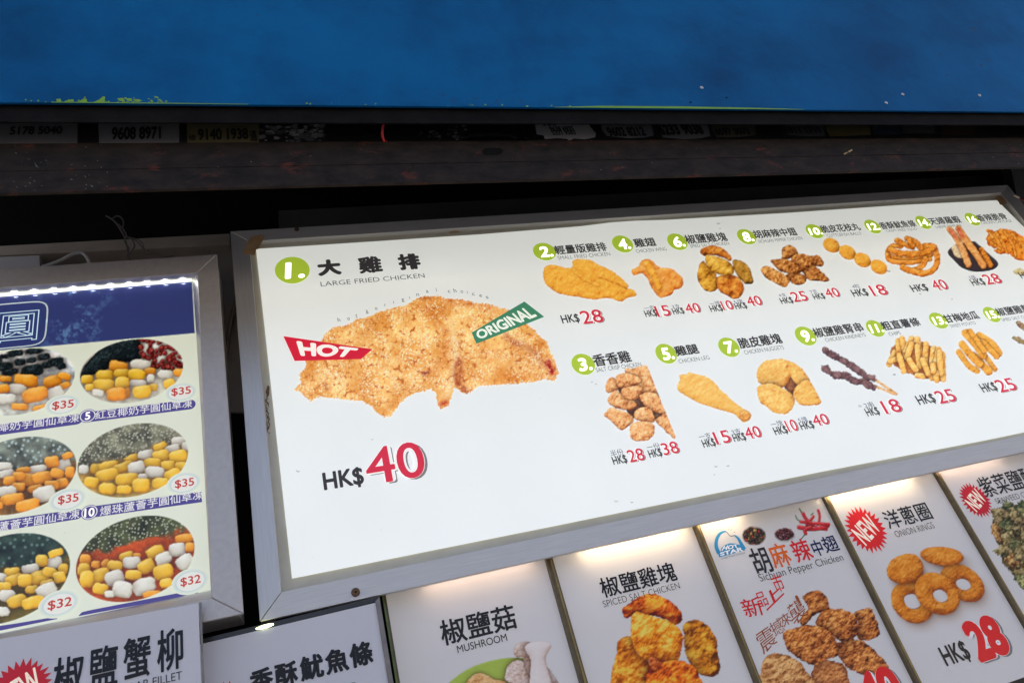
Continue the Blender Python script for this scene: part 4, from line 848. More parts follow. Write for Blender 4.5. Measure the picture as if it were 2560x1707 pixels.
food(R7, [('p', [(205, 660), (215, 600), (260, 580), (340, 585), (400, 600), (450, 605), (470, 580), (465, 550), (490, 530), (550, 525), (620, 535), (690, 570), (760, 600), (830, 640), (880, 680), (930, 720), (965, 765), (955, 785), (1010, 800), (1035, 830), (1020, 855), (960, 870), (930, 890), (885, 903), (830, 885), (780, 875), (720, 880), (640, 885), (560, 870), (500, 860), (430, 850), (350, 835), (290, 800), (240, 760), (210, 710)], YEL, 46, dict(amp=.16, grain=.2, rough=2.5, bias=.06)),
          ('s', [(700, 690), (800, 720), (900, 760), (950, 790)], YEL, 7, dict(bias=-.25, contact=.2)), ('s', [(480, 620), (560, 700), (700, 760)], YEL, 16, dict(bias=.12, contact=.12, R=8))], 'picture of a smooth small fried chicken fillet')
food(R7, [('p', [(1000, 620), (1060, 585), (1080, 545), (1120, 525), (1160, 530), (1200, 560), (1240, 600), (1290, 605), (1340, 610), (1390, 640), (1420, 670), (1450, 700), (1455, 740), (1440, 780), (1410, 795), (1370, 800), (1355, 840), (1300, 860), (1250, 870), (1215, 840), (1180, 790), (1150, 730), (1110, 665), (1080, 655), (1020, 672), (998, 648)], [(176, 84, 24), (232, 146, 60), (250, 196, 110)], 50, dict(amp=.2, rough=2, bias=.06)),
          ('s', [(1130, 570), (1190, 660), (1240, 780)], YEL, 26, dict(contact=.15, R=14, bias=.15))], 'picture of one fried chicken wing', crumb=.45)
REDS = [(96, 40, 14), (204, 112, 38), (244, 186, 84)]
six = [('p', [(1895, 540), (1950, 535), (2010, 570), (2055, 620), (2070, 680), (2080, 730), (2050, 750), (2000, 740), (1950, 690), (1910, 620)], [(60, 40, 14), (170, 118, 40), (222, 176, 80)], 40),
       ('p', [(1605, 450), (1650, 420), (1720, 408), (1800, 430), (1860, 480), (1885, 520), (1870, 545), (1800, 510), (1700, 490), (1640, 500), (1610, 480)], REDS, 34),
       ('p', [(1585, 620), (1600, 570), (1640, 545), (1680, 600), (1740, 650), (1760, 720), (1750, 800), (1700, 820), (1640, 800), (1595, 740), (1578, 680)], [(100, 50, 14), (206, 140, 44), (244, 200, 84)], 44),
       ('p', [(1750, 700), (1800, 670), (1900, 670), (1960, 710), (1995, 770), (1985, 830), (1950, 870), (1900, 880), (1850, 850), (1790, 820), (1755, 770)], REDS, 44),
       ('p', [(1660, 490), (1720, 500), (1800, 520), (1870, 560), (1905, 610), (1890, 660), (1820, 670), (1740, 650), (1680, 600), (1650, 540)], [(120, 70, 20), (214, 156, 52), (246, 208, 104)], 44)]
food(R7, six, 'picture of four dark golden spiced salt chicken pieces', amp=.5, crumb=.35)
wing = [('p', [(190, 640), (200, 590), (260, 565), (310, 600), (330, 650), (270, 680), (200, 690)], BRN, 34), ('p', [(430, 670), (520, 660), (555, 745), (500, 755), (450, 740)], BRN, 34), ('p', [(220, 830), (330, 810), (400, 850), (390, 900), (340, 915), (270, 890)], BRN, 34), ('p', [(360, 780), (450, 740), (540, 800), (605, 870), (570, 885), (430, 870), (390, 830)], BRN, 34),
        ('p', [(270, 680), (350, 640), (440, 670), (460, 730), (370, 790), (300, 770)], BRN, 40), ('p', [(95, 700), (180, 690), (270, 700), (360, 780), (340, 810), (260, 815), (170, 790), (120, 740)], BRN, 40), ('p', [(10, 770), (60, 750), (150, 790), (230, 840), (255, 900), (210, 935), (140, 900), (50, 850), (15, 810)], [(110, 60, 20), (206, 136, 66), (244, 196, 124)], 40)]
food(R8, wing, 'picture of a heap of brown crumbed wings', amp=.4, grain=.45, gs=5)
food(R8, [('s', [(1070, 780), (1130, 798)], [(90, 60, 40), (130, 90, 60), (150, 110, 80)], 4)] + [('e', (a, b, 78, 58, 32), YEL, 50, dict(amp=.18, grain=.12, rough=1, bias=.04)) for a, b in [(622, 570), (762, 630), (893, 697), (1035, 758)]], 'picture of four cuttlefish balls on a skewer')
ORS = [(150, 70, 14), (226, 138, 46), (248, 190, 100)]
food(R8, [('s', [(1230, 580), (1150, 575), (1115, 610), (1130, 660), (1250, 690), (1400, 680), (1490, 650)], ORS, 20), ('s', [(1110, 650), (1130, 700), (1230, 720), (1360, 715), (1480, 690)], ORS, 20), ('s', [(1440, 690), (1420, 740), (1370, 780), (1300, 790)], ORS, 26), ('s', [(1520, 590), (1545, 680), (1520, 770), (1430, 815), (1320, 795), (1240, 762)], ORS, 27), ('s', [(1140, 610), (1240, 640), (1370, 640), (1480, 610), (1510, 580), (1430, 575)], ORS, 27), ('s', [(1190, 522), (1260, 560), (1330, 590)], ORS, 22), ('s', [(1280, 510), (1350, 540), (1400, 590)], ORS, 26), ('s', [(1300, 520), (1330, 580)], ORS, 20)], 'picture of curly fried squid strips', amp=.15, grain=.2)
TRY = [(20, 16, 22), (52, 44, 52), (96, 88, 96)]
food(R8, [('p', [(1635, 630), (1700, 570), (1850, 535), (1900, 560), (2000, 650), (2075, 725), (2030, 780), (1880, 800), (1760, 765), (1690, 700)], TRY, 18, dict(rough=.5, amp=.1, grain=.05)), ('e', (1725, 620, 46, 70, -30), [(190, 160, 120), (228, 206, 170), (246, 232, 206)], 30, dict(contact=.2)), ('s', [(1930, 610), (2010, 740)], ORS, 24, dict(bias=-.15)), ('s', [(1650, 430), (1700, 490), (1760, 590), (1815, 735)], [(180, 100, 40), (228, 160, 96), (248, 206, 150)], 28), ('s', [(1730, 425), (1800, 530), (1880, 640), (1945, 745)], [(180, 100, 40), (226, 150, 80), (248, 206, 140)], 30),
          ('s', [(1650, 430), (1715, 510)], [(190, 60, 40), (226, 120, 90), (240, 160, 130)], 11, dict(contact=.1)), ('s', [(1725, 418), (1770, 500)], [(190, 50, 40), (224, 110, 80), (240, 160, 130)], 12, dict(contact=.1))], 'picture of tempura shrimps in a dark tray', amp=.2, grain=.3, gs=5)
food(R8, [('p', [(1975, 430), (2050, 440), (2120, 420), (2200, 440), (2260, 480), (2330, 520), (2330, 690), (2250, 700), (2180, 650), (2100, 650), (2040, 620), (2060, 600), (1990, 570), (1970, 510), (1990, 470)], [(160, 60, 10), (228, 132, 36), (250, 186, 84)], 40, dict(rough=5, amp=.5, grain=.4))] + [('s', p, ORS, 12, dict(contact=.4)) for p in ([(2000, 460), (2060, 560)], [(2060, 460), (2120, 560), (2150, 630)], [(2130, 450), (2200, 560), (2230, 660)], [(2200, 470), (2270, 580)], [(2010, 540), (2090, 600)])], 'picture of crisp fried chicken cartilage', amp=.3)
food(R8, [('p', [(2205, 800), (2230, 780), (2260, 765), (2300, 790), (2320, 820), (2240, 825)], [(130, 110, 70), (190, 172, 120), (226, 214, 170)], 14)], 'corner of a pale herb picture')
CR = [(150, 70, 34), (226, 158, 96), (250, 214, 160)]
food(Q1, [('p', [(560, 560), (640, 520), (860, 560), (960, 640), (1000, 850), (900, 900), (720, 880), (640, 780)], [(70, 40, 30), (110, 76, 60), (160, 130, 110)], 40, dict(amp=.3)), ('p', [(640, 400), (720, 390), (840, 365), (880, 430), (930, 560), (950, 640), (860, 660), (780, 600), (700, 520), (650, 440)], CR, 44), ('p', [(440, 580), (490, 490), (550, 500), (580, 570), (540, 620), (470, 630)], CR, 40), ('p', [(550, 470), (640, 440), (760, 470), (800, 520), (700, 570), (620, 590), (560, 560)], CR, 40), ('p', [(475, 680), (530, 610), (600, 640), (700, 700), (760, 750), (720, 790), (620, 800), (520, 770), (480, 740)], CR, 44), ('p', [(600, 600), (700, 570), (800, 570), (800, 660), (720, 700), (640, 690)], CR, 44), ('p', [(780, 650), (880, 630), (950, 640), (1000, 740), (1040, 830), (960, 830), (860, 790), (800, 720)], CR, 46), ('p', [(435, 850), (490, 780), (580, 800), (700, 850), (720, 910), (660, 970), (590, 1000), (520, 930), (470, 880)], CR, 50, dict(bias=.08)), ('p', [(935, 890), (990, 860), (1040, 840), (1130, 1065), (1080, 1050), (1010, 980), (950, 930)], CR, 36), ('p', [(720, 840), (780, 780), (860, 780), (920, 850), (920, 920), (840, 920), (750, 900)], CR, 50, dict(bias=.1)), ('p', [(690, 960), (750, 920), (850, 910), (925, 960), (920, 1040), (860, 1095), (740, 1105), (685, 1060)], CR, 54, dict(bias=.1))],
     'picture of popcorn chicken cut off along a slanting edge', amp=.35, grain=.4, gs=6, rough=2.5, clip=Zm(Q1, [(400, 340), (850, 362), (1135, 1068), (1135, 1130), (400, 1130)]))
food(Q1, [('p', [(1150, 570), (1180, 500), (1165, 460), (1240, 450), (1260, 430), (1330, 450), (1420, 470), (1500, 520), (1560, 590), (1630, 650), (1700, 720), (1780, 780), (1850, 810), (1875, 860), (1850, 900), (1800, 920), (1750, 880), (1700, 840), (1600, 810), (1500, 780), (1380, 740), (1280, 690), (1200, 640), (1160, 610)], [(200, 130, 50), (234, 178, 84), (248, 208, 128)], 70, dict(amp=.12, grain=.14, bias=.1)), ('p', [(1770, 830), (1820, 810), (1865, 850), (1850, 895), (1800, 905), (1765, 880)], [(176, 84, 40), (220, 150, 70), (246, 196, 120)], 24, dict(contact=.2))], 'picture of one fried chicken leg', crumb=.45)
NG = [(190, 110, 40), (234, 176, 84), (250, 212, 130)]
food(Q2, [('p', [(180, 760), (300, 740), (360, 860), (320, 960), (230, 900)], [(110, 60, 40), (160, 96, 60), (200, 140, 90)], 30), ('p', [(-25, 730), (30, 660), (120, 635), (220, 635), (310, 670), (370, 720), (420, 780), (450, 850), (350, 880), (300, 830), (270, 790), (230, 870), (150, 890), (40, 870), (-20, 820)], NG, 60, dict(bias=.06)), ('p', [(-15, 870), (100, 850), (200, 895), (290, 950), (310, 1010), (280, 1080), (220, 1120), (140, 1110), (60, 1060), (0, 1010), (-20, 930)], NG, 64, dict(bias=.14)), ('p', [(300, 910), (340, 860), (430, 820), (550, 1015), (430, 1045), (360, 1040), (310, 980)], NG, 50)], 'picture of chicken nuggets with a straight cut right edge', amp=.22, grain=.2, rough=2.5, clip=Zm(Q2, [(-60, 600), (330, 600), (552, 1020), (552, 1150), (-60, 1150)]))
food(Q2, [('s', [(1000, 800), (1110, 870), (1215, 945)], PALE, 10), ('s', [(1030, 875), (1120, 910), (1215, 945)], PALE, 10), ('s', [(580, 555), (640, 590), (720, 640), (800, 680), (870, 730), (950, 785), (1005, 800)], DKR, 27, dict(rough=5, amp=.4)), ('s', [(580, 710), (660, 775), (750, 775), (850, 825), (920, 835), (1005, 885)], DKR, 29, dict(rough=5, amp=.4)), ('e', (580, 552, 32, 28, 30), DKR, 24), ('e', (690, 775, 46, 30, 30), DKR, 24), ('e', (840, 825, 50, 34, 20), DKR, 24), ('e', (960, 860, 50, 32, 30), DKR, 24), ('e', (860, 720, 44, 28, 50), DKR, 24), ('e', (740, 650, 44, 28, 30), DKR, 24)], 'picture of two dark skewers', grain=.3)
fr_ = [[(1150, 680), (1200, 570)], [(1160, 650), (1260, 620)], [(1230, 470), (1240, 640)], [(1265, 450), (1300, 600)], [(1350, 450), (1300, 560)], [(1400, 450), (1430, 600)], [(1350, 500), (1310, 620)], [(1400, 520), (1420, 700)], [(1480, 500), (1470, 660)], [(1545, 540), (1530, 680)], [(1590, 545), (1560, 700)], [(1625, 590), (1632, 810)], [(1600, 570), (1610, 760)], [(1240, 600), (1280, 740)], [(1330, 640), (1390, 730)], [(1400, 780), (1450, 785)], [(1480, 720), (1530, 800)], [(1565, 750), (1575, 820)], [(1450, 640), (1500, 760)], [(1540, 690), (1545, 740)]]
food(Q2, [('p', [(1180, 520), (1400, 480), (1600, 560), (1640, 800), (1560, 820), (1400, 780), (1280, 740), (1180, 660)], [(140, 60, 20), (190, 110, 40), (220, 150, 70)], 20, dict(rough=4))] + [('s', p, FRY, 26, dict(amp=.12, grain=.1, rough=1.2, bias=.08)) for p in fr_], 'picture of a heap of thick chips')
SP = [(170, 90, 10), (234, 160, 46), (250, 196, 84)]
food(Q2, [('s', p, SP, r, dict(amp=.12, grain=.14, rough=1.2, bias=.05)) for p, r in [([(1950, 420), (2060, 490), (2130, 580)], 30), ([(1980, 480), (2110, 610)], 26), ([(2010, 610), (2095, 725)], 22), ([(1850, 400), (1900, 470)], 34), ([(1900, 600), (2040, 745)], 34), ([(1770, 570), (1860, 690), (1935, 738)], 26), ([(1800, 500), (1880, 600), (1960, 680)], 32), ([(1830, 400), (1920, 500), (1990, 600)], 34), ([(1870, 380), (2000, 560)], 22)]], 'picture of sweet potato wedges')
food(Q2, [('s', [(2300, 310), (2380, 380)], [(90, 60, 40), (140, 104, 70), (180, 146, 110)], 24, dict(rough=4)), ('s', [(2265, 445), (2380, 500)], [(90, 70, 40), (140, 116, 70), (180, 156, 110)], 20, dict(rough=5))], 'edge of a picture of dark chicken bits')
# old tape, glue marks and screws of the big sign
def patch(name, z, pts, D, m, parent): return pprism(name, Zm(z, pts), D, D + .0004, m, parent)
patch('tape', R6, [(20, 215), (35, 165), (75, 110), (150, 95), (157, 115), (125, 180), (118, 190), (105, 192), (98, 228), (40, 225)], .9932, M_tape, ms)
patch('tape', PX, [(2487, 497), (2492, 490), (2512, 490), (2520, 505), (2512, 512), (2500, 512), (2495, 501)], .9985, M_tape, ms)
patch('glue_mark', R6, [(1368, 68), (1425, 62), (1433, 78), (1370, 88)], 1.0025, M_tape, ms)
patch('glue_mark', PX, [(1555, 541), (1570, 539), (1572, 545), (1557, 548)], 1.0025, M_tape, ms)
M_grime = mat('brown_glue', (.16, .08, .04), .6)
rnd = random.Random(2); ink = Ink(1.0025)
for i in range(46):
    t = i / 45; y = 1095 + 295 * t; x = 172 + 14 * t + rnd.uniform(-9, 9) + (6 if t < .15 else 0); r = rnd.uniform(3, 9) * (1.4 if t < .18 else .8)
    ink.poly(Zm(R6, [(x + r * math.cos(k * 1.05) * rnd.uniform(.5, 1.1), y + r * 1.4 * math.sin(k * 1.05)) for k in range(6)]), (90, 55, 35), 1 + i * .02)
o = build('glue_streak', W(np.concatenate(ink.V)), ink.F, M_grime, ms); o['kind'] = 'stuff'
screw(742, 574, DFm, .0042, M_screw, ms); screw(889, 1480, DFm, .0058, M_screw, ms)
# dark pier and pen-like stick at the right end
o = pprism('dark_pier', [(2700, 1250), (3400, 1400), (3100, 200), (2519, 380)], 1.03, 1.06, M_dgrey); tag(o, 'dark board beyond the right end of the backlit menu sign', 'board')
st = thing('stick', W(at(2545, 492, .96)), 'white tipped dark red stick at the right edge beside the sign frame', 'stick')
tube('white_tip', wpath([(2535, 487.5), (2549, 495)], .96), .0028, mat('dull_white', (.5, .45, .38), .5), st)
tube('red_shaft', wpath([(2549.5, 495.3), (2600, 522)], .96), .0034, mat('dark_red', (.12, .01, .03), .5), st)

# ------------------------------------------------------------------ lamps tucked under the sign frame
M_lamp = mat('warm_lamp', (1, .9, .7), .3, emis=(1.0, .76, .48), estr=13.0)
M_lampd = mat('dim_warm_lamp', (1, .9, .7), .3, emis=(1.0, .72, .55), estr=5.0)
M_glintg = mat('greenish_glint', (1, 1, .8), .3, emis=(.85, .95, .45), estr=3.0)  # emission stands in for a glint on the holder edge
DT = 1.0105
M_lip = mat('lamp_housing', (.5, .48, .44), .4, .5)
def lamp(x0, x1, label, m=M_lamp, D=DT, z=.2190, r=.0013):
    t = thing('glow_tube', W(((x0 + x1) / 2, D, z)), label, 'lamp', 'lamps tucked under the aluminium sign frame')
    tube('tube', [W((x0 + (x1 - x0) * k / 8, D, z)) for k in range(9)], r * S, m, t)
    for xa in (x0, x1): box('end_cap', (xa - .002, D - .003, z - .003), (xa + .002, D + .003, z + .004), M_lip, t)
lamp(.385, .572, 'warm glowing lamp under the sign frame, over the spiced salt chicken poster')
lamp(.595, .68, 'warm glowing lamp over the Sichuan pepper chicken poster')
lamp(.845, 1.05, 'warm glowing lamp under the sign frame, over the onion rings poster')
lamp(.14, .31, 'dim lamp under the sign frame, over the mushroom poster', M_lampd)
lamp(1.10, 1.27, 'added dim lamp under the sign frame, over the seaweed chicken poster', M_lampd)  # added lamp that warms the top of this poster
q = [at(640, 1571, .992), at(684, 1559, .992)]
t = thing('glow_tube', W(q[0]), 'short greenish glint made as a glowing tube on the top edge of the squid poster holder', 'lamp', 'lamps tucked under the aluminium sign frame')
tube('tube', [W(q[0] + (q[1] - q[0]) * k / 3) for k in range(4)], .0024, M_glintg, t, rs=[.001, .0026, .0026, .001])  # glint on the acrylic edge, made as a glowing tube

# ------------------------------------------------------------------ the row of posters
DQ = 1.030; zt_ = .2330; zb_ = -.1195
GP = 1.05; WP = (214, 212, 214)
BK = (34, 32, 36)
def poster(name_label, x0, x1, D=DQ, zt=zt_, zb=zb_, col=WP, edges=('gold', 'gold'), base=None):
    t = thing('food_poster', W(((x0 + x1) / 2, D, zb)), name_label, 'poster', 'posters hung in a row under the big menu sign')
    px = [proj(x0 + .006, D, zb), proj(x1 - .006, D, zb), proj(x1 - .006, D, zt), proj(x0 + .006, D, zt)]
    sh = sheet('poster_sheet', px, D, P_plit, t, col, GP)
    E_ = dict(gold=M_gold, bronze=M_brz, green=M_green)
    for (a, b, k) in ((x0 + .0002, x0 + .0028, edges[0]), (x1 - .0056, x1 - .0002, 'bronze')):
        box('acrylic_edge', (a, D - .007, zb), (b, D + .003, zt), E_[k], t)
    box('acrylic_edge', (x0 + .003, D - .0045, zb), (x0 + .0056, D + .003, zt), M_brz, t)
    box('acrylic_edge', (x0 + .006, D - .003, zt), (x1 - .006, D + .003, zt + .0025), E_[edges[1]], t)
    return t, sh
k_ = DQ / 1.0
X_ = [v * k_ for v in (.0797, .3245, .5745, .8265, 1.0725, 1.32)]
def ptext(sh, L_, name='dish_lettering', D=DQ, gain=GP): return names(L_, P_plit, sh, D, gain, name)
# mushroom
t, s_mu = poster('mushroom poster with white king oyster mushrooms on a green plate', X_[0], X_[1], edges=('green', 'green'))
ptext(s_mu, [('椒鹽菇', Q3, 1312, 1332, 1797, 168, .014, BK), ('MUSHROOM', Q3, 1408, 1374, 1728, 48, .0, BK)])
MW = [(170, 140, 130), (222, 208, 204), (240, 234, 232)]
GRP = [(120, 150, 30), (160, 188, 66), (186, 206, 100)]
picture('food_picture', Q3, [('p', [(1345, 1570), (1440, 1495), (1560, 1440), (1700, 1408), (1830, 1405), (1950, 1430), (2010, 1500), (2100, 1640), (2100, 1780), (1250, 1780), (1280, 1640)], GRP, 8, dict(amp=.08, grain=.04, rough=.4, bias=.15)), ('p', [(1440, 1590), (1500, 1520), (1560, 1500), (1640, 1540), (1720, 1560), (1740, 1650), (1700, 1780), (1400, 1780), (1380, 1660)], PALE, 30, dict(grain=.4)),
        ('p', [(1890, 1430), (2000, 1480), (2100, 1640), (2110, 1700), (2040, 1700), (1930, 1560)], MW, 30, dict(bias=-.1)), ('p', [(1768, 1365), (1782, 1320), (1830, 1298), (1880, 1310), (1870, 1400), (1900, 1520), (1830, 1500), (1830, 1400), (1790, 1400)], [(170, 120, 90), (222, 196, 180), (244, 232, 224)], 40, dict(rough=1)),
        ('p', [(1712, 1520), (1730, 1455), (1780, 1420), (1830, 1430), (1840, 1480), (1890, 1580), (1920, 1780), (1740, 1780), (1760, 1600), (1715, 1545)], [(170, 120, 90), (224, 198, 186), (244, 234, 228)], 40, dict(rough=1)),
        ('p', [(1840, 1330), (1880, 1302), (1940, 1294), (1995, 1305), (2010, 1330), (1985, 1375), (1975, 1420), (2000, 1520), (2060, 1780), (1860, 1780), (1870, 1560), (1878, 1420), (1850, 1370)], [(180, 140, 120), (226, 212, 208), (244, 240, 240)], 60, dict(rough=.8, amp=.1, grain=.06, bias=.1))],
        DQ, P_plit, s_mu, GP * .95, 'picture of white mushrooms on a green plate', bgc=WP, step=2)
# spiced salt chicken
t, s_sp = poster('spiced salt chicken poster with golden chicken pieces, lit by a warm lamp', X_[1], X_[2])
ptext(s_sp, [('椒鹽雞塊', Q4, 718, 842, 1360, 172, .012, BK), ('SPICED SALT CHICKEN', Q4, 722, 918, 1376, 55, -.012, BK)])
S4 = [('p', [(880, 930), (940, 880), (1040, 820), (1130, 800), (1230, 830), (1320, 890), (1375, 950), (1390, 1020), (1340, 1070), (1250, 1020), (1130, 990), (1010, 960), (930, 1010), (890, 1000)], RED, 110),
      ('p', [(830, 1300), (850, 1200), (930, 1165), (970, 1200), (1000, 1300), (1100, 1380), (1120, 1480), (1100, 1620), (1080, 1800), (790, 1800), (780, 1500), (810, 1400)], [(130, 44, 4), (236, 128, 16), (255, 204, 74)], 100),
      ('p', [(1395, 1080), (1430, 1040), (1510, 1025), (1590, 1060), (1650, 1120), (1690, 1220), (1695, 1330), (1720, 1420), (1700, 1490), (1630, 1510), (1540, 1480), (1450, 1390), (1410, 1250), (1410, 1150)], [(90, 36, 4), (222, 128, 16), (246, 196, 64)], 100),
      ('p', [(960, 990), (1010, 955), (1120, 990), (1240, 1020), (1340, 1080), (1400, 1150), (1390, 1260), (1360, 1360), (1290, 1400), (1200, 1380), (1100, 1370), (1000, 1300), (960, 1200), (950, 1080)], [(170, 60, 6), (246, 146, 16), (255, 216, 96)], 120, dict(bias=.06)),
      ('p', [(1100, 1450), (1200, 1390), (1350, 1370), (1450, 1400), (1520, 1450), (1560, 1560), (1620, 1640), (1640, 1800), (1060, 1800), (1070, 1600)], RED, 110, dict(bias=.04)),
      ('p', [(1110, 1340), (1180, 1360), (1200, 1420), (1150, 1460), (1110, 1420)], [(120, 30, 8), (190, 76, 24), (230, 130, 60)], 26, dict(grain=.6))]
picture('food_picture', Q4, S4, DQ, P_plit, s_sp, GP, 'picture of golden spiced salt chicken pieces', bgc=WP, amp=.62, grain=.35, rough=3, step=2, gs=11, crumb=.22, rel=1.6)
# sichuan
t, s_si = poster('Sichuan pepper chicken poster with chillies, HOT STAR logo and red brush writing', X_[2], X_[3])
ink = Ink(DQ, GP)
for (c_, x0, y0, x1, h, of, col) in [('胡', 545, 812, 668, 188, .012, (48, 44, 48)), ('麻', 672, 764, 802, 165, .012, (222, 100, 28)), ('辣', 828, 724, 952, 155, .012, (212, 34, 44)), ('中', 958, 680, 1028, 112, .014, (24, 32, 84)), ('翅', 1034, 655, 1132, 112, .012, (24, 32, 84))]:
    ink.text(c_, Q5, x0, y0, x1, h, col, of, 2.5)
ink.text('Sichuan Pepper Chicken', Q5, 575, 870, 1162, 68, BK, -.008, 2.5)
ink.make('dish_lettering', P_plit, s_si)
ink = Ink(DQ, GP)
V_ = (206, 30, 42); BRW = (150, 74, 40)
for (c_, q_, col, of) in [('新', [(470, 1108), (600, 1085), (560, 950), (410, 985)], V_, .004), ('品', [(565, 1040), (628, 1015), (590, 915), (520, 940)], V_, .0), ('上', [(612, 1060), (735, 940), (690, 860), (580, 960)], V_, .012), ('市', [(680, 930), (750, 915), (700, 790), (625, 815)], V_, .002),
                          ('震', [(590, 1370), (690, 1280), (630, 1160), (520, 1235)], BRW, -.002), ('撼', [(670, 1240), (745, 1200), (700, 1100), (620, 1150)], BRW, -.004), ('來', [(735, 1180), (800, 1130), (755, 1060), (690, 1100)], BRW, .0), ('襲', [(810, 1170), (905, 1080), (840, 960), (745, 1030)], BRW, -.002), ('!', [(845, 1030), (860, 1015), (825, 945), (805, 955)], BRW, .02)]:
    ink.quad_text(c_, Zm(Q5, q_), col, of, 2.8)
ink.make('brush_lettering', P_plit, s_si, 'red and brown brush writing')
ink = Ink(DQ, GP); BLU = (50, 140, 190)
LB = Zm(Q5, [(265, 655), (262, 640), (278, 635)])
ink.ribbon([tuple(p) for p in smooth_path(Zm(Q5, [(275, 655), (256, 610), (258, 560), (278, 520), (305, 503), (325, 501)]), 4)], [.0075 - .0055 * k / 20 for k in range(21)], BLU, 2.5)
ink.ribbon([tuple(p) for p in smooth_path(Zm(Q5, [(385, 528), (410, 550), (432, 590), (450, 625)]), 4)], [.0025 + .0060 * k / 12 for k in range(13)], BLU, 2.5)
ink.ribbon([tuple(p) for p in smooth_path(Zm(Q5, [(325, 501), (338, 515), (350, 530), (366, 532), (385, 528)]), 3)], .0012, (70, 90, 110), 2.5)
ink.poly(Zm(Q5, [(268, 652), (276, 682), (458, 632), (455, 618), (448, 612), (420, 596), (390, 585), (350, 583), (315, 596), (290, 618), (285, 645)]), BLU, 2.6)
ink.quad_text('HOT', Zm(Q5, [(290, 636), (418, 612), (398, 590), (312, 600)]), (238, 240, 244), .03, 3.4)
ink.quad_text('STAR', Zm(Q5, [(282, 674), (448, 638), (436, 608), (280, 648)]), (238, 240, 244), .035, 3.4)
ink.text('Large Fried Chicken', Q5, 295, 699, 462, 16, (60, 120, 130), -.006, 2.5)
for p in ([(335, 478), (345, 490), (341, 491)], [(358, 482), (362, 494), (358, 494)], [(376, 508), (389, 502), (386, 508)]): ink.poly(Zm(Q5, p), (60, 80, 100), 2.5)
ink.make('logo', P_plit, s_si, 'small blue logo reading HOT STAR')
def seeds(cx, cy, rx, ry, n, pals, seed, r0=7, r1=13):
    rnd = random.Random(seed); L_ = []
    for i in range(n):
        a = rnd.uniform(0, 6.28); q = math.sqrt(rnd.random()) * .92; L_.append(('e', (cx + rx * q * math.cos(a), cy + ry * q * math.sin(a), rnd.uniform(r0, r1), rnd.uniform(r0, r1) * .8, rnd.uniform(0, 180)), rnd.choice(pals), 8, dict(amp=.1, grain=.1, rough=.3, contact=.5, bias=.08)))
    return L_
PB = [[(20, 14, 12), (60, 46, 40), (110, 90, 80)]] * 4 + [[(130, 100, 40), (196, 164, 90), (230, 206, 140)], [(110, 20, 10), (180, 50, 36), (220, 110, 80)], [(60, 50, 20), (120, 100, 50), (170, 150, 90)]]
PR = [[(60, 10, 14), (120, 36, 44), (190, 120, 120)], [(40, 8, 10), (90, 26, 34), (160, 90, 90)], [(120, 60, 60), (170, 110, 110), (210, 170, 170)]]
picture('spice_picture', Q5, [('e', (521, 530, 84, 68, 6), [(150, 145, 140), (188, 184, 180), (210, 208, 206)], 10, dict(rough=.3, amp=.05, grain=.03))] + seeds(521, 532, 76, 58, 230, PB, 3), DQ, P_plit, s_si, GP, 'bowl of black and mixed peppercorns', bgc=WP, step=1.6)
picture('spice_picture', Q5, [('e', (738, 530, 72, 46, 6), [(180, 178, 178), (204, 202, 202), (216, 214, 216)], 8, dict(rough=.3, amp=.05, grain=.03))] + seeds(734, 518, 66, 42, 190, PR, 4, 5, 10), DQ, P_plit, s_si, GP, 'heap of dark red sichuan pepper', bgc=WP, step=1.6)
GRN = [(20, 50, 14), (50, 100, 40), (90, 140, 70)]
picture('spice_picture', Q5, [('s', [(812, 385), (825, 415), (850, 432)], GRN, 3), ('s', [(840, 340), (855, 365), (868, 380)], GRN, 4), ('s', [(852, 555), (868, 535), (885, 515)], GRN, 4), ('s', [(922, 385), (938, 370)], GRN, 3), ('s', [(972, 350), (982, 390), (978, 430), (968, 450)], CHI, 9, dict(gloss=.5)), ('s', [(938, 395), (915, 430), (890, 460)], CHI, 10, dict(gloss=.4)), ('s', [(850, 432), (890, 440), (950, 470), (1030, 485)], CHI, 12, dict(gloss=.4)), ('s', [(838, 470), (900, 482), (980, 478), (1038, 460)], CHI, 16, dict(gloss=.4)), ('s', [(885, 515), (880, 490), (920, 470)], CHI, 12, dict(gloss=.3)), ('s', [(866, 375), (885, 410), (920, 438), (980, 445), (1045, 450)], CHI, 12, dict(gloss=.6))], DQ, P_plit, s_si, GP, 'red chillies with green stems', bgc=WP, step=1.6, rough=.6, amp=.15, grain=.08)
W5 = [(74, 26, 8), (200, 108, 42), (250, 184, 100)]
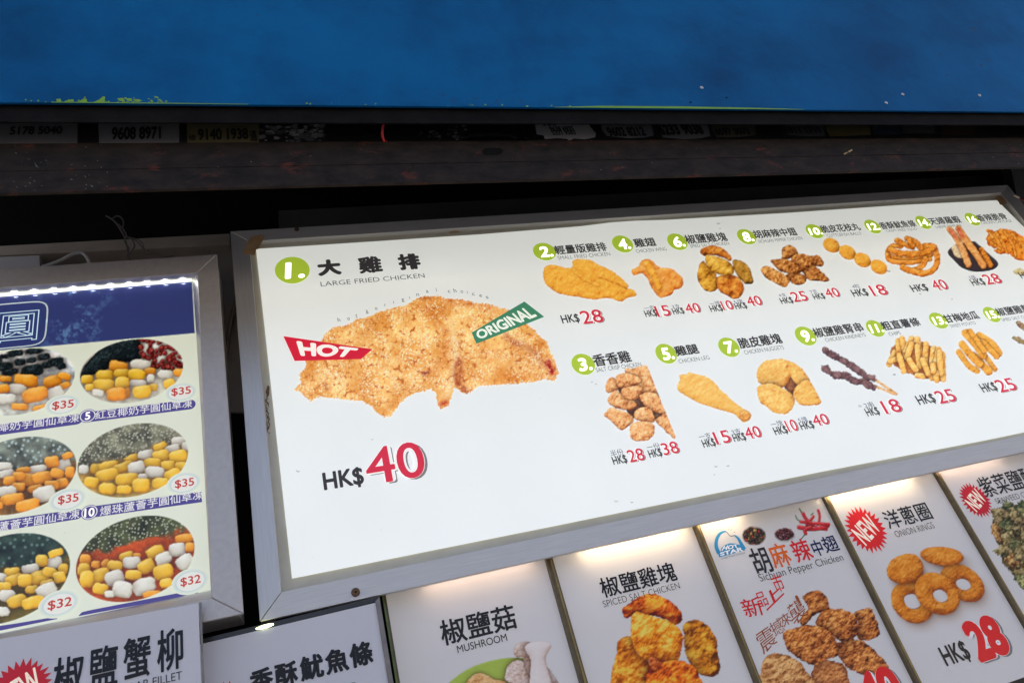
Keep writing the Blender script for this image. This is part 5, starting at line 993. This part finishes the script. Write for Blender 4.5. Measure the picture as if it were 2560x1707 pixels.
picture('food_picture', Q5, [('p', [(870, 950), (960, 910), (1020, 950), (1050, 1020), (1040, 1060), (960, 1080), (900, 1130), (860, 1170), (850, 1100), (900, 1050), (880, 1000)], W5, 60, dict(bias=-.04)), ('p', [(1210, 1080), (1330, 1035), (1370, 1100), (1410, 1200), (1390, 1240), (1290, 1270), (1250, 1230), (1250, 1130)], W5, 60, dict(bias=-.05)), ('p', [(930, 1490), (980, 1420), (1080, 1410), (1160, 1450), (1180, 1520), (1180, 1640), (920, 1640)], [(80, 30, 12), (190, 106, 50), (238, 170, 100)], 60), ('p', [(1100, 1290), (1250, 1260), (1360, 1330), (1470, 1450), (1440, 1500), (1320, 1510), (1200, 1470), (1130, 1400)], W5, 60, dict(bias=-.06)),
        ('p', [(960, 1120), (1010, 1060), (1100, 1045), (1200, 1070), (1250, 1130), (1250, 1220), (1200, 1270), (1120, 1270), (1040, 1200), (970, 1170)], W5, 80), ('p', [(730, 1220), (800, 1180), (940, 1160), (1040, 1190), (1110, 1290), (1110, 1370), (1030, 1400), (960, 1440), (880, 1420), (800, 1370), (740, 1300)], W5, 80), ('p', [(580, 1430), (620, 1370), (720, 1360), (830, 1410), (900, 1500), (960, 1640), (540, 1660), (570, 1500)], [(90, 40, 14), (196, 126, 66), (244, 196, 130)], 80, dict(bias=.05))],
        DQ, P_plit, s_si, GP, 'picture of a heap of brown crumbed wings', bgc=WP, amp=.34, grain=.35, gs=7.5, rough=4, step=1.8, layer=1.6, crumb=.45, rel=2.2)
price(Q5, ('40', 1330, 1795, 1610, 285), D=DQ, m=P_plit, parent=s_si, gain=GP, red=(226, 24, 34), boff=.055)
# onion rings
t, s_on = poster('onion rings poster with five golden rings and a round red NEW burst', X_[3], X_[4])
ptext(s_on, [('洋蔥圈', Q6, 425, 577, 712, 116, .010, (44, 42, 46)), ('ONION RINGS', Q6, 470, 628, 718, 40, -.012, (60, 58, 60))])
def newburst(z, cx, cy, wp, sh, D, gain, ang, m=P_plit, wscale=1.0, col=(222, 36, 40), n=26):
    ink = Ink(D, gain); (a, b), = Zm(z, [(cx, cy)]); rx, rz = fit_radii(a, b, wp[0] * z[2], wp[1] * z[2], D); r = (rx + rz) / 2
    ink.burst(a, b, r, col, 2, n); ink.rot_text('NEW', a, b, r * 1.25, r * .86, ang, (240, 236, 236), .02, 3); return ink.make('new_burst', m, sh, 'red starburst reading NEW')
newburst(Q6, 272, 576, (284, 296), s_on, DQ, GP, math.radians(24), m=P_plit)
ONR = [(150, 62, 6), (226, 130, 26), (248, 184, 84)]
picture('food_picture', Q6, [('e', (895, 920, 158, 104, 35), ONR, 60, dict(contact=.25, hole=(900, 930, 52, 34, 25))), ('e', (570, 1045, 150, 122, 45), ONR, 60, dict(contact=.25, hole=(570, 1040, 58, 44, 40))), ('e', (762, 748, 140, 60, 5), ONR, 50, dict(bias=.02)), ('p', [(405, 850), (430, 780), (500, 740), (580, 735), (635, 790), (635, 860), (590, 910), (500, 925), (430, 900)], ONR, 60), ('e', (732, 990, 158, 122, 38), ONR, 60, dict(contact=.25, hole=(752, 1004, 50, 38, 30)))],
        DQ, P_plit, s_on, GP, 'picture of five golden onion rings', bgc=WP, amp=.2, grain=.2, gs=6, rough=1.2, step=1.8, crumb=.4, shadow=((12, 18), 18, .4))
ink = Ink(DQ, GP); ink.text('HK$', Q6, 805, 1478, 968, 142, BK, .02, 2.5); ink.make('price_lettering', P_plit, s_on)
price(Q6, ('28', 1012, 1442, 1228, 268), D=DQ, m=P_plit, parent=s_on, gain=GP, red=(226, 24, 34), boff=.055)
# seaweed
t, s_se = poster('seaweed crispy chicken poster cut by the right edge of the photo', X_[4], X_[5])
ptext(s_se, [('紫菜鹽酥雞', Q6, 1050, 373, 1490, 128, .008, (44, 42, 46)), ('SEAWEED CRISPY CHICKEN', Q6, 1120, 412, 1540, 34, -.012, (60, 58, 60))])
newburst(Q6, 980, 386, (218, 226), s_se, DQ, GP, math.radians(24), m=P_plit, col=(200, 34, 50))
SWD = [(40, 50, 24), (150, 130, 80), (216, 196, 140)]
rnd = random.Random(8); swl = [('p', [(1120, 470), (1200, 430), (1300, 400), (1500, 420), (1500, 1000), (1280, 920), (1190, 830), (1150, 780), (1140, 700), (1105, 640), (1105, 560)], [(50, 40, 24), (110, 92, 50), (160, 140, 90)], 20, dict(rough=4, grain=.5))]
for i, (a, b) in enumerate([(1150, 480), (1130, 530), (1210, 440), (1250, 500), (1300, 450), (1140, 600), (1190, 560), (1260, 580), (1200, 650), (1180, 720), (1260, 690), (1310, 620), (1230, 780), (1290, 760), (1280, 860), (1330, 540), (1340, 700), (1350, 820), (1400, 600), (1400, 760), (1420, 500), (1310, 930)]):
    swl.append(('e', (a, b, rnd.uniform(60, 84), rnd.uniform(34, 46), rnd.uniform(10, 60)), rnd.choice([SWD, SWD, [(60, 40, 20), (176, 120, 60), (236, 200, 130)], [(34, 50, 34), (100, 108, 66), (190, 184, 120)]]), 30, dict(rough=9)))
picture('food_picture', Q6, swl, DQ, P_plit, s_se, GP, 'picture of seaweed fried chicken pieces', bgc=WP, amp=.7, grain=.7, gs=6, rough=3, step=2)

# squid poster in its clear holder, in front of the row
D2 = .992
t2 = thing('food_poster', W(at(700, 1900, D2)), 'squid poster in a clear holder between the crab fillet poster and the mushroom poster', 'poster', 'posters hung in a row under the big menu sign')
WPL = (228, 226, 228)
a0 = at(452, 1621, D2); a1 = at(939, 1505.7, D2); a2 = at(977, 1707, D2)
slp = (a1[2] - a0[2])
s_sq = sheet('poster_sheet', [proj(a0[0], D2, a0[2] - .33), proj(a1[0] + .003, D2, a1[2] - .33), (939, 1505.7), (452, 1621)], D2, P_post, t2, WPL, GP)
M_clear = bpy.data.materials.new('clear_acrylic'); M_clear.use_nodes = True
n_ = M_clear.node_tree; n_.nodes.clear(); om = n_.nodes.new('ShaderNodeOutputMaterial'); tr = n_.nodes.new('ShaderNodeBsdfTransparent'); gl = n_.nodes.new('ShaderNodeBsdfGlossy'); gl.inputs['Roughness'].default_value = .08
mxs = n_.nodes.new('ShaderNodeMixShader'); mxs.inputs[0].default_value = .05; tr.inputs[0].default_value = (.93, .94, .92, 1)
n_.links.new(tr.outputs[0], mxs.inputs[1]); n_.links.new(gl.outputs[0], mxs.inputs[2]); n_.links.new(mxs.outputs[0], om.inputs[0])
M_rim = mat('acrylic_rim', (.20, .17, .16), .2, .2, noise=(.34, .29, .26), noise_scale=18)
q1 = (a1[0], a1[2])
prism('holder_rim', [(a1[0] + .0012, a1[2] - .33), (a1[0] + .0075, a1[2] - .33), (a1[0] + .0060, a1[2] + .0065), (a1[0] - .0005, a1[2] + .0012)], D2 - .002, D2 + .006, M_rim, t2)
prism('holder_rim', [(a0[0] + .02, a0[2] + .0004), (a1[0] - .001, a1[2] + .0014), (a1[0] + .005, a1[2] + .0075), (a0[0] + .02, a0[2] + .0062)], D2 + .001, D2 + .006, mat('acrylic_rim_dark', (.04, .038, .036), .25), t2)
ink = Ink(D2, GP)
for ch_, (x0, y0, x1, h) in zip('香酥魷魚條', [(595, 1352, 872, 292), (895, 1280, 1162, 292), (1190, 1195, 1468, 292), (1490, 1118, 1762, 290), (1778, 1042, 2050, 290)]): ink.text(ch_, Q7, x0, y0, x1, h, BK, .032, 2.5)
ink.text('CRISPY FRIED SQUID', Q7, 700, 1580, 1850, 100, (70, 66, 72), -.012, 2.5)
ink.make('dish_lettering', P_post, s_sq)
newburst(Q7, 285, 1520, (640, 680), s_sq, D2, GP, math.radians(24), col=(200, 34, 50))
patch('tape', Q8, [(1808, 590), (1890, 572), (1915, 610), (1905, 730), (1830, 755), (1805, 740)], D2 - .0008, mat('glue_stain', (.50, .47, .42), .5), t2)
# crab fillet poster
D1 = .950
t1 = thing('food_poster', W(at(150, 1950, D1)), 'crab fillet poster at the bottom left, taped over the dessert sign frame', 'poster', 'posters hung in a row under the big menu sign')
b1 = at(496, 1507, D1); b0 = at(0, 1594, D1)
s_cr = sheet('poster_sheet', [proj(b0[0] - .12, D1, b0[2] - .34), proj(b1[0], D1, b1[2] - .34), (496, 1507), proj(b0[0] - .12, D1, b1[2] + (b0[2] - b1[2]) * 1.3)], D1, P_post, t1, WPL, GP)
box('holder_rim', (b1[0] + .0006, D1 + .001, b1[2] - .34), (b1[0] + .0032, D1 + .004, b1[2] + .001), M_rim, t1)
ink = Ink(D1, GP)
for ch_, (x0, y0, x1, h) in zip('椒鹽蟹柳', [(505, 985, 812, 425), (862, 888, 1150, 425), (1205, 795, 1478, 425), (1540, 716, 1800, 425)]): ink.text(ch_, Q8, x0, y0, x1, h, BK, .016, 2.5)
ink.text('CRAB FILLET', Q8, 1185, 912, 1785, 84, (60, 58, 64), -.004, 2.5)
ink.make('dish_lettering', P_post, s_cr)
newburst(Q8, 200, 870, (600, 660), s_cr, D1, GP, math.radians(24), col=(200, 34, 50))
# wall below the posters
o = prism('dark_counter_wall', [(-3, -1.29), (5, -1.29), (5, .10), (-3, .10)], 1.11, 1.13, M_dgrey); o['kind'] = 'structure'
